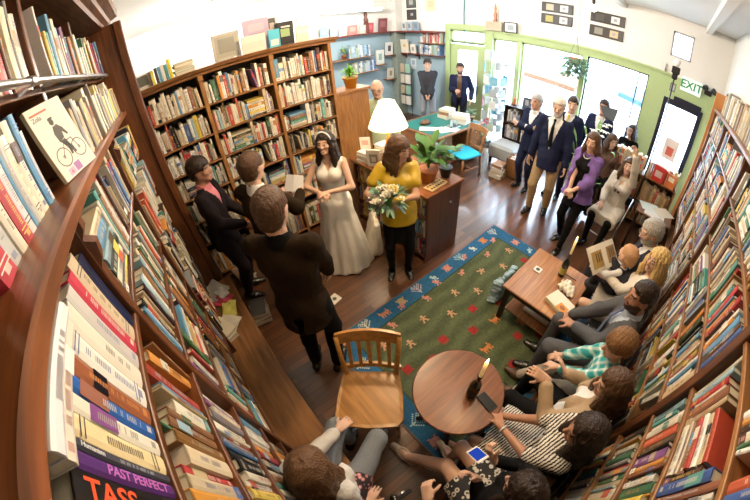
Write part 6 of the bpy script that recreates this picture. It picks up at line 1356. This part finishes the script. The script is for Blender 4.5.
for i, b in enumerate(BOOKS):
    M = bmat(b); b['M'] = M; c = M @ Vector((0, 0, b['h']/2)); b['c'] = c
    v = c-Vector((0, 0, CAMZ)); O = Vector(AX[b['axis']][1]); dist = v.length
    b['seen'] = inframe(c, 14) or inframe(M @ Vector((0, 0, b['h']*.1)), 0) or inframe(M @ Vector((0, 0, b['h']*.9)), 0)
    b['size'] = b['t']*(b['h']*max(.12, -v.normalized().dot(O))+.0)/dist**2*1e4 if dist > .01 else 0
    # guests and furniture cover the low shelves behind them
    if b['case'] == 'right' and b['z'] < 1.0: b['size'] *= .3
    if b['case'] == 'left' and b['z'] < .6: b['size'] *= .2
ORDW = ['', 'first', 'second', 'third', 'fourth', 'fifth', 'sixth', 'seventh', 'eighth', 'ninth', 'tenth', 'eleventh', 'twelfth', 'thirteenth', 'fourteenth', 'fifteenth', 'sixteenth', 'seventeenth', 'eighteenth', 'nineteenth']
def ordw(n):
    if n < 20: return ORDW[n]
    t_, u = divmod(n, 10); T_ = {2: 'twent', 3: 'thirt', 4: 'fort', 5: 'fift', 6: 'sixt'}[t_]
    return T_+'ieth' if u == 0 else T_+'y-'+ORDW[u]
groups = {}
for b in BOOKS: groups.setdefault((b['case'], b['shelf'], b['bay']), []).append(b)
PLACE = {}
for i in range(6): PLACE[('left', f'sh{i}', 'near')] = ('before the thick post', f'{ORDW[i+1]} shelf under the ledge', 'books on the left bookcase', True); PLACE[('left', f'sh{i}', 'mid')] = ('beyond the thick post', f'{ORDW[i+1]} shelf under the ledge', 'books on the left bookcase', False); PLACE[('left', f'sh{i}', 'far')] = ('before the end panel', f'{ORDW[i+1]} shelf under the ledge', 'books on the left bookcase', True)
PLACE[('left', 'top', 'near')] = ('lying flat', 'on top of the books under the ledge', 'books on the left bookcase', False); PLACE[('left', 'ledge', 'near')] = ('on the ledge', 'counting from the cyclist book', 'books on the left ledge', True); PLACE[('left', 'ledge', 'far')] = ('on the ledge', 'past the cyclist book', 'books on the left ledge', False)
PLACE[('left', 'rail', 'near')] = ('behind the steel rail', 'counting back from the upper post', 'books behind the steel rail', True); PLACE[('left', 'rail', 'far')] = ('behind the steel rail', 'counting from the end panel', 'books behind the steel rail', True); PLACE[('left', 'low', 'low')] = ('on the bench', 'under the bottom shelf', 'books on the bench', False)
for i in range(7):
    for j in range(4): PLACE[('right', f'sh{i}', f'bay{j}')] = (f'past the {ORDW[j+1]} post', f'{ORDW[i+1]} shelf behind the seated guests', 'books on the right bookcase', False)
PLACE[('right', 'top', 'bay')] = ('along the top', 'of the long bookcase behind the guests', 'books on top of the right bookcase', False)
def cname(c):
    if c in NAMES: return NAMES[c]
    return min(NAMES.items(), key=lambda kv: sum((a-b)**2 for a, b in zip(kv[0], c)))[1]
cand = sorted([b for b in BOOKS if b['seen'] and (b['case'], b['shelf'], b['bay']) in PLACE], key=lambda b: -b['size'])[:296]
for b in cand: b['own'] = True
PAGE = (.68, .6, .46)
def spine_deco(mb, t, h, col, r, y0=.0006, k=None):
    """title panel, bands and rows of small marks along the spine"""
    lum = sum(col)/3; dark = lum < .3
    ink = (.7, .66, .56) if dark else r.choice([(.06, .05, .05), (.06, .05, .05), (.35, .06, .05), (.07, .12, .3)])
    if dark and r.random() < .4: ink = r.choice([(.65, .5, .15), (.7, .3, .1), (.55, .6, .65)])
    w = t*.40
    Q = lambda u0, u1, z0, z1, c, e=0: mb.quad((u0, y0+e, z0), (u1, y0+e, z0), (u1, y0+e, z1), (u0, y0+e, z1), c)
    s = r.random()
    if s < .3:
        pc = r.choice(PAL); z0 = h*r.uniform(.5, .62); z1 = z0+h*r.uniform(.15, .3); Q(-t*.47, t*.47, z0, z1, vary(pc, r))
    elif s < .45:
        for z in (.1, .14, .84, .88): Q(-t*.47, t*.47, h*z, h*z+.003, ink)
    if s > .85: Q(-t*.47, t*.47, 0.002, h*.16, vary(r.choice(PAL), r))
    mixk = r.uniform(.45, .85); ink = tuple(a*mixk+b_*(1-mixk) for a, b_ in zip(ink, col))
    z = h*r.uniform(.16, .3); end = h*r.uniform(.55, .85); big = min(.009, r.uniform(.13, .27)*t)
    while z < end:
        L = r.uniform(.35, .9)*big+.0015; Q(-big*r.uniform(.8, 1), big*r.uniform(.8, 1), z, z+L*.42, ink, .0002); z += L*.42+big*.3
        if r.random() < .14: z += big*1.3
    if r.random() < .5: Q(-t*.2, t*.2, h*.05, h*.05+min(.014, t*.5), ink, .0002)
def book_geo(mb, b, r, simple=False):
    t, d, h, col = b['t'], b['d'], b['h'], b['vc']
    q = min(.004, t*.2); bt = min(.0028, t*.18)
    if simple:
        mb.add([(-t/2, -d, 0), (t/2, -d, 0), (t/2, -q, 0), (t/4, 0, 0), (-t/4, 0, 0), (-t/2, -q, 0), (-t/2, -d, h), (t/2, -d, h), (t/2, -q, h), (t/4, 0, h), (-t/4, 0, h), (-t/2, -q, h)],
               [(1, 2, 8, 7), (2, 3, 9, 8), (3, 4, 10, 9), (4, 5, 11, 10), (5, 0, 6, 11)], col)
        mb.quad((-t/2, -d, h), (t/2, -d, h), (t/2, -q, h), (-t/2, -q, h), col); mb.quad((-t/2+bt, -d, h+.0004), (t/2-bt, -d, h+.0004), (t/2-bt, -q*1.5, h+.0004), (-t/2+bt, -q*1.5, h+.0004), PAGE)
        return
    P = [(-t/2, -d), (-t/2, -q), (-t/4, 0), (t/4, 0), (t/2, -q), (t/2, -d), (t/2-bt, -d), (t/2-bt, -q-.002), (-t/2+bt, -q-.002), (-t/2+bt, -d)]
    n = len(P); V = [(x, y, z) for z in (0, h) for x, y in P]; F = [(i, (i+1) % n, n+(i+1) % n, n+i) for i in range(n)]
    for o in (0, n): F += [(o+0, o+1, o+8, o+9), (o+1, o+2, o+3, o+8), (o+3, o+4, o+7, o+8), (o+4, o+5, o+6, o+7)]
    mb.add(V, F, col)
rest = MB()
for n, b in enumerate(BOOKS):
    if not b['seen'] and not b.get('own'): continue
    r = random.Random(n*7+3); b['vc'] = vary(b['col'], r) if b['name'] is None else b['col']
    if b.get('own'):
        g = groups[(b['case'], b['shelf'], b['bay'])]; place, shelf, grp, rev = PLACE[(b['case'], b['shelf'], b['bay'])]
        o_ = sorted(g, key=lambda q: (-1 if rev else 1)*q['a']+q['z']*.001); k = o_.index(b)+1
        w = 'thick' if b['t'] > .045 else 'thin' if b['t'] < .024 else 'tall' if b['h'] > .25 else 'short' if b['h'] < .19 else 'mid-sized'
        nm = b['name'] or cname(b['col'])
        mb = MB(); mb.M = b['M']; book_geo(mb, b, r)
        sd = b.get('special')
        if b['deco'] : spine_deco(mb, b['t'], b['h'], b['vc'], r)
        o = mb.build('book', M_gloss if n % 3 == 0 else M_col, None, False, True)
        if b['case'] == 'left' and b['shelf'] == 'top': lab = f'{nm} book lying flat on the upright books under the ledge'
        else: lab = f'{w} {nm} book, {ordw(k)} {place}, {shelf}'
        tag(o, lab, 'book', grp)
        t, d, h = b['t'], b['d'], b['h']; bt = min(.0028, t*.18); q = MB(); q.M = b['M']; q.box((-t/2+bt, -d+.004, .003), (t/2-bt, -min(.004, t*.2)-.002, h-.003), vary(PAGE, r)); q.build('pages', M_col, o, False, True)
        if b['name'] in ('purple', 'black', 'royal blue', 'slate grey', 'cream', 'brown and orange', 'white and magenta') and b['case'] == 'left' and b['shelf'] in ('sh0', 'top'):
            ink = lambda c: mat('spine_ink_%d_%d_%d' % tuple(int(x*99) for x in c), c, .5, noise=0)
            def spine_text(s, size, zc, u, c, bold=True, al='LEFT'):
                # reads downwards along the spine, starting at the head
                m = b['M'] @ Matrix.Translation((u, .0011, b['h']-zc)) @ Matrix(((0, 1, 0, 0), (0, 0, 1, 0), (-1, 0, 0, 0), (0, 0, 0, 1)))
                # keep the letters unmirrored whichever way the book's frame turns
                if m.to_3x3().determinant() < 0: m = b['M'] @ Matrix.Translation((u, .0011, b['h']-zc)) @ Matrix(((0, -1, 0, 0), (0, 0, 1, 0), (-1, 0, 0, 0), (0, 0, 0, 1)))
                text_mesh('title_lettering', s, size, ink(c), m, o, .0004, bold, al)
            if b['name'] == 'purple': spine_text('PAST PERFECT', .024, .075, 0, (.5, .15, .5)); 
            elif b['name'] == 'black': spine_text('TASS', .05, .02, 0, (.75, .09, .03))
            elif b['name'] == 'slate grey': spine_text('Humanism', .012, .02, 0, (.7, .7, .7))
rest_n = 0
for n, b in enumerate(BOOKS):
    if b.get('own') or not b['seen']: continue
    r = random.Random(n*7+3); rest.M = b['M']; book_geo(rest, b, r, True); rest_n += 1
    if b['size'] > .02: spine_deco(rest, b['t'], b['h'], b['vc'], r)
o = rest.build('shelved_books', M_col, None, False, True); tag(o, 'all the smaller books filling the far shelves of the bookcases', 'books', None, 'stuff')
print('BOOKS own', len(cand), 'rest', rest_n, 'total', len(BOOKS))
# ------------------------------------------------------------------ light
make_camera()
w = bpy.data.worlds.new('sky'); SC.world = w; w.use_nodes = True
bg = w.node_tree.nodes['Background']; bg.inputs[0].default_value = (.62, .79, 1, 1); bg.inputs[1].default_value = 26.0
def portal(y0, y1, z0, z1):
    l = bpy.data.lights.new('window_portal', 'AREA'); l.shape = 'RECTANGLE'; l.size = y1-y0; l.size_y = z1-z0; l.cycles.is_portal = True
    o = bpy.data.objects.new('window_portal', l); COL.objects.link(o); o.matrix_world = Matrix.Translation((XF+.15, (y0+y1)/2, (z0+z1)/2)) @ Matrix(((0, 0, 1, 0), (1, 0, 0, 0), (0, 1, 0, 0), (0, 0, 0, 1)))
for q in ((1.72, 3.0, .45, 2.3), (.5, 1.64, .45, 2.3), (3.1, 3.66, .3, 2.3), (-.47, .1, .12, 1.96), (4.06, 4.6, .75, 1.95)): portal(*q)
def lamp(name, p, e, c=(1, .78, .52), r=.12):
    l = bpy.data.lights.new(name, 'POINT'); l.energy = e; l.color = c; l.shadow_soft_size = r; o = bpy.data.objects.new(name, l); COL.objects.link(o); o.location = p; return o
def added_ceiling_lamp(x, y, e, lab, c=(1, .78, .52)):  # added lamp: invented fitting, glowing globe and point light to brighten the room
    t = thing('added_ceiling_lamp', (x, y, ZC), lab, 'lamp'); MB().lathe([(.14, ZC-.002), (.14, ZC-.03), (.1, ZC-.05)], (x, y, 0), 20).build('fitting', M_white, t, True)
    MB().lathe([(.11, ZC-.05), (.13, ZC-.1), (.08, ZC-.16), (.001, ZC-.175)], (x, y, 0), 18).build('globe', emis('warm_globe', (1, .8, .55), 6), t, True); lamp('added_ceiling_light', (x, y, ZC-.3), e, c)
added_ceiling_lamp(1.5, .5, 21, 'added round ceiling lamp above the round table')
added_ceiling_lamp(1.6, 1.7, 120, 'added round ceiling lamp above the wedding party', (1, .72, .42))  # added key light for the bride and the floor around her
added_ceiling_lamp(3.4, .9, 12, 'added round ceiling lamp above the coffee table')
added_ceiling_lamp(3.6, 4.9, 140, 'added round ceiling lamp above the desk', (1, .94, .86)); added_ceiling_lamp(4.3, 2.7, 55, 'added round ceiling lamp above the gap by the ottoman', (1, .95, .9))  # both added to brighten the front wall and the people near it
added_ceiling_lamp(1.2, 4.9, 190, 'added round ceiling lamp behind the back bookcase', (1, .92, .8))  # added to wash the back wall with light
lamp('lamp_light', (2.1, 2.52, 1.63), 30, (1, .75, .45), .05); lamp('pendant_light', (4.5, 1.22, 2.94), 25, (1, .93, .82), .05)
SC.cycles.max_bounces = 8; SC.cycles.diffuse_bounces = 2; SC.cycles.glossy_bounces = 3; SC.cycles.transparent_max_bounces = 12; SC.cycles.sample_clamp_indirect = 6; SC.cycles.caustics_reflective = False; SC.cycles.caustics_refractive = False
SC.cycles.use_denoising = True
vs = SC.view_settings; vs.view_transform = 'Standard'; vs.look = 'None'; vs.gamma = 1; vs.use_curve_mapping = False; vs.exposure = .3
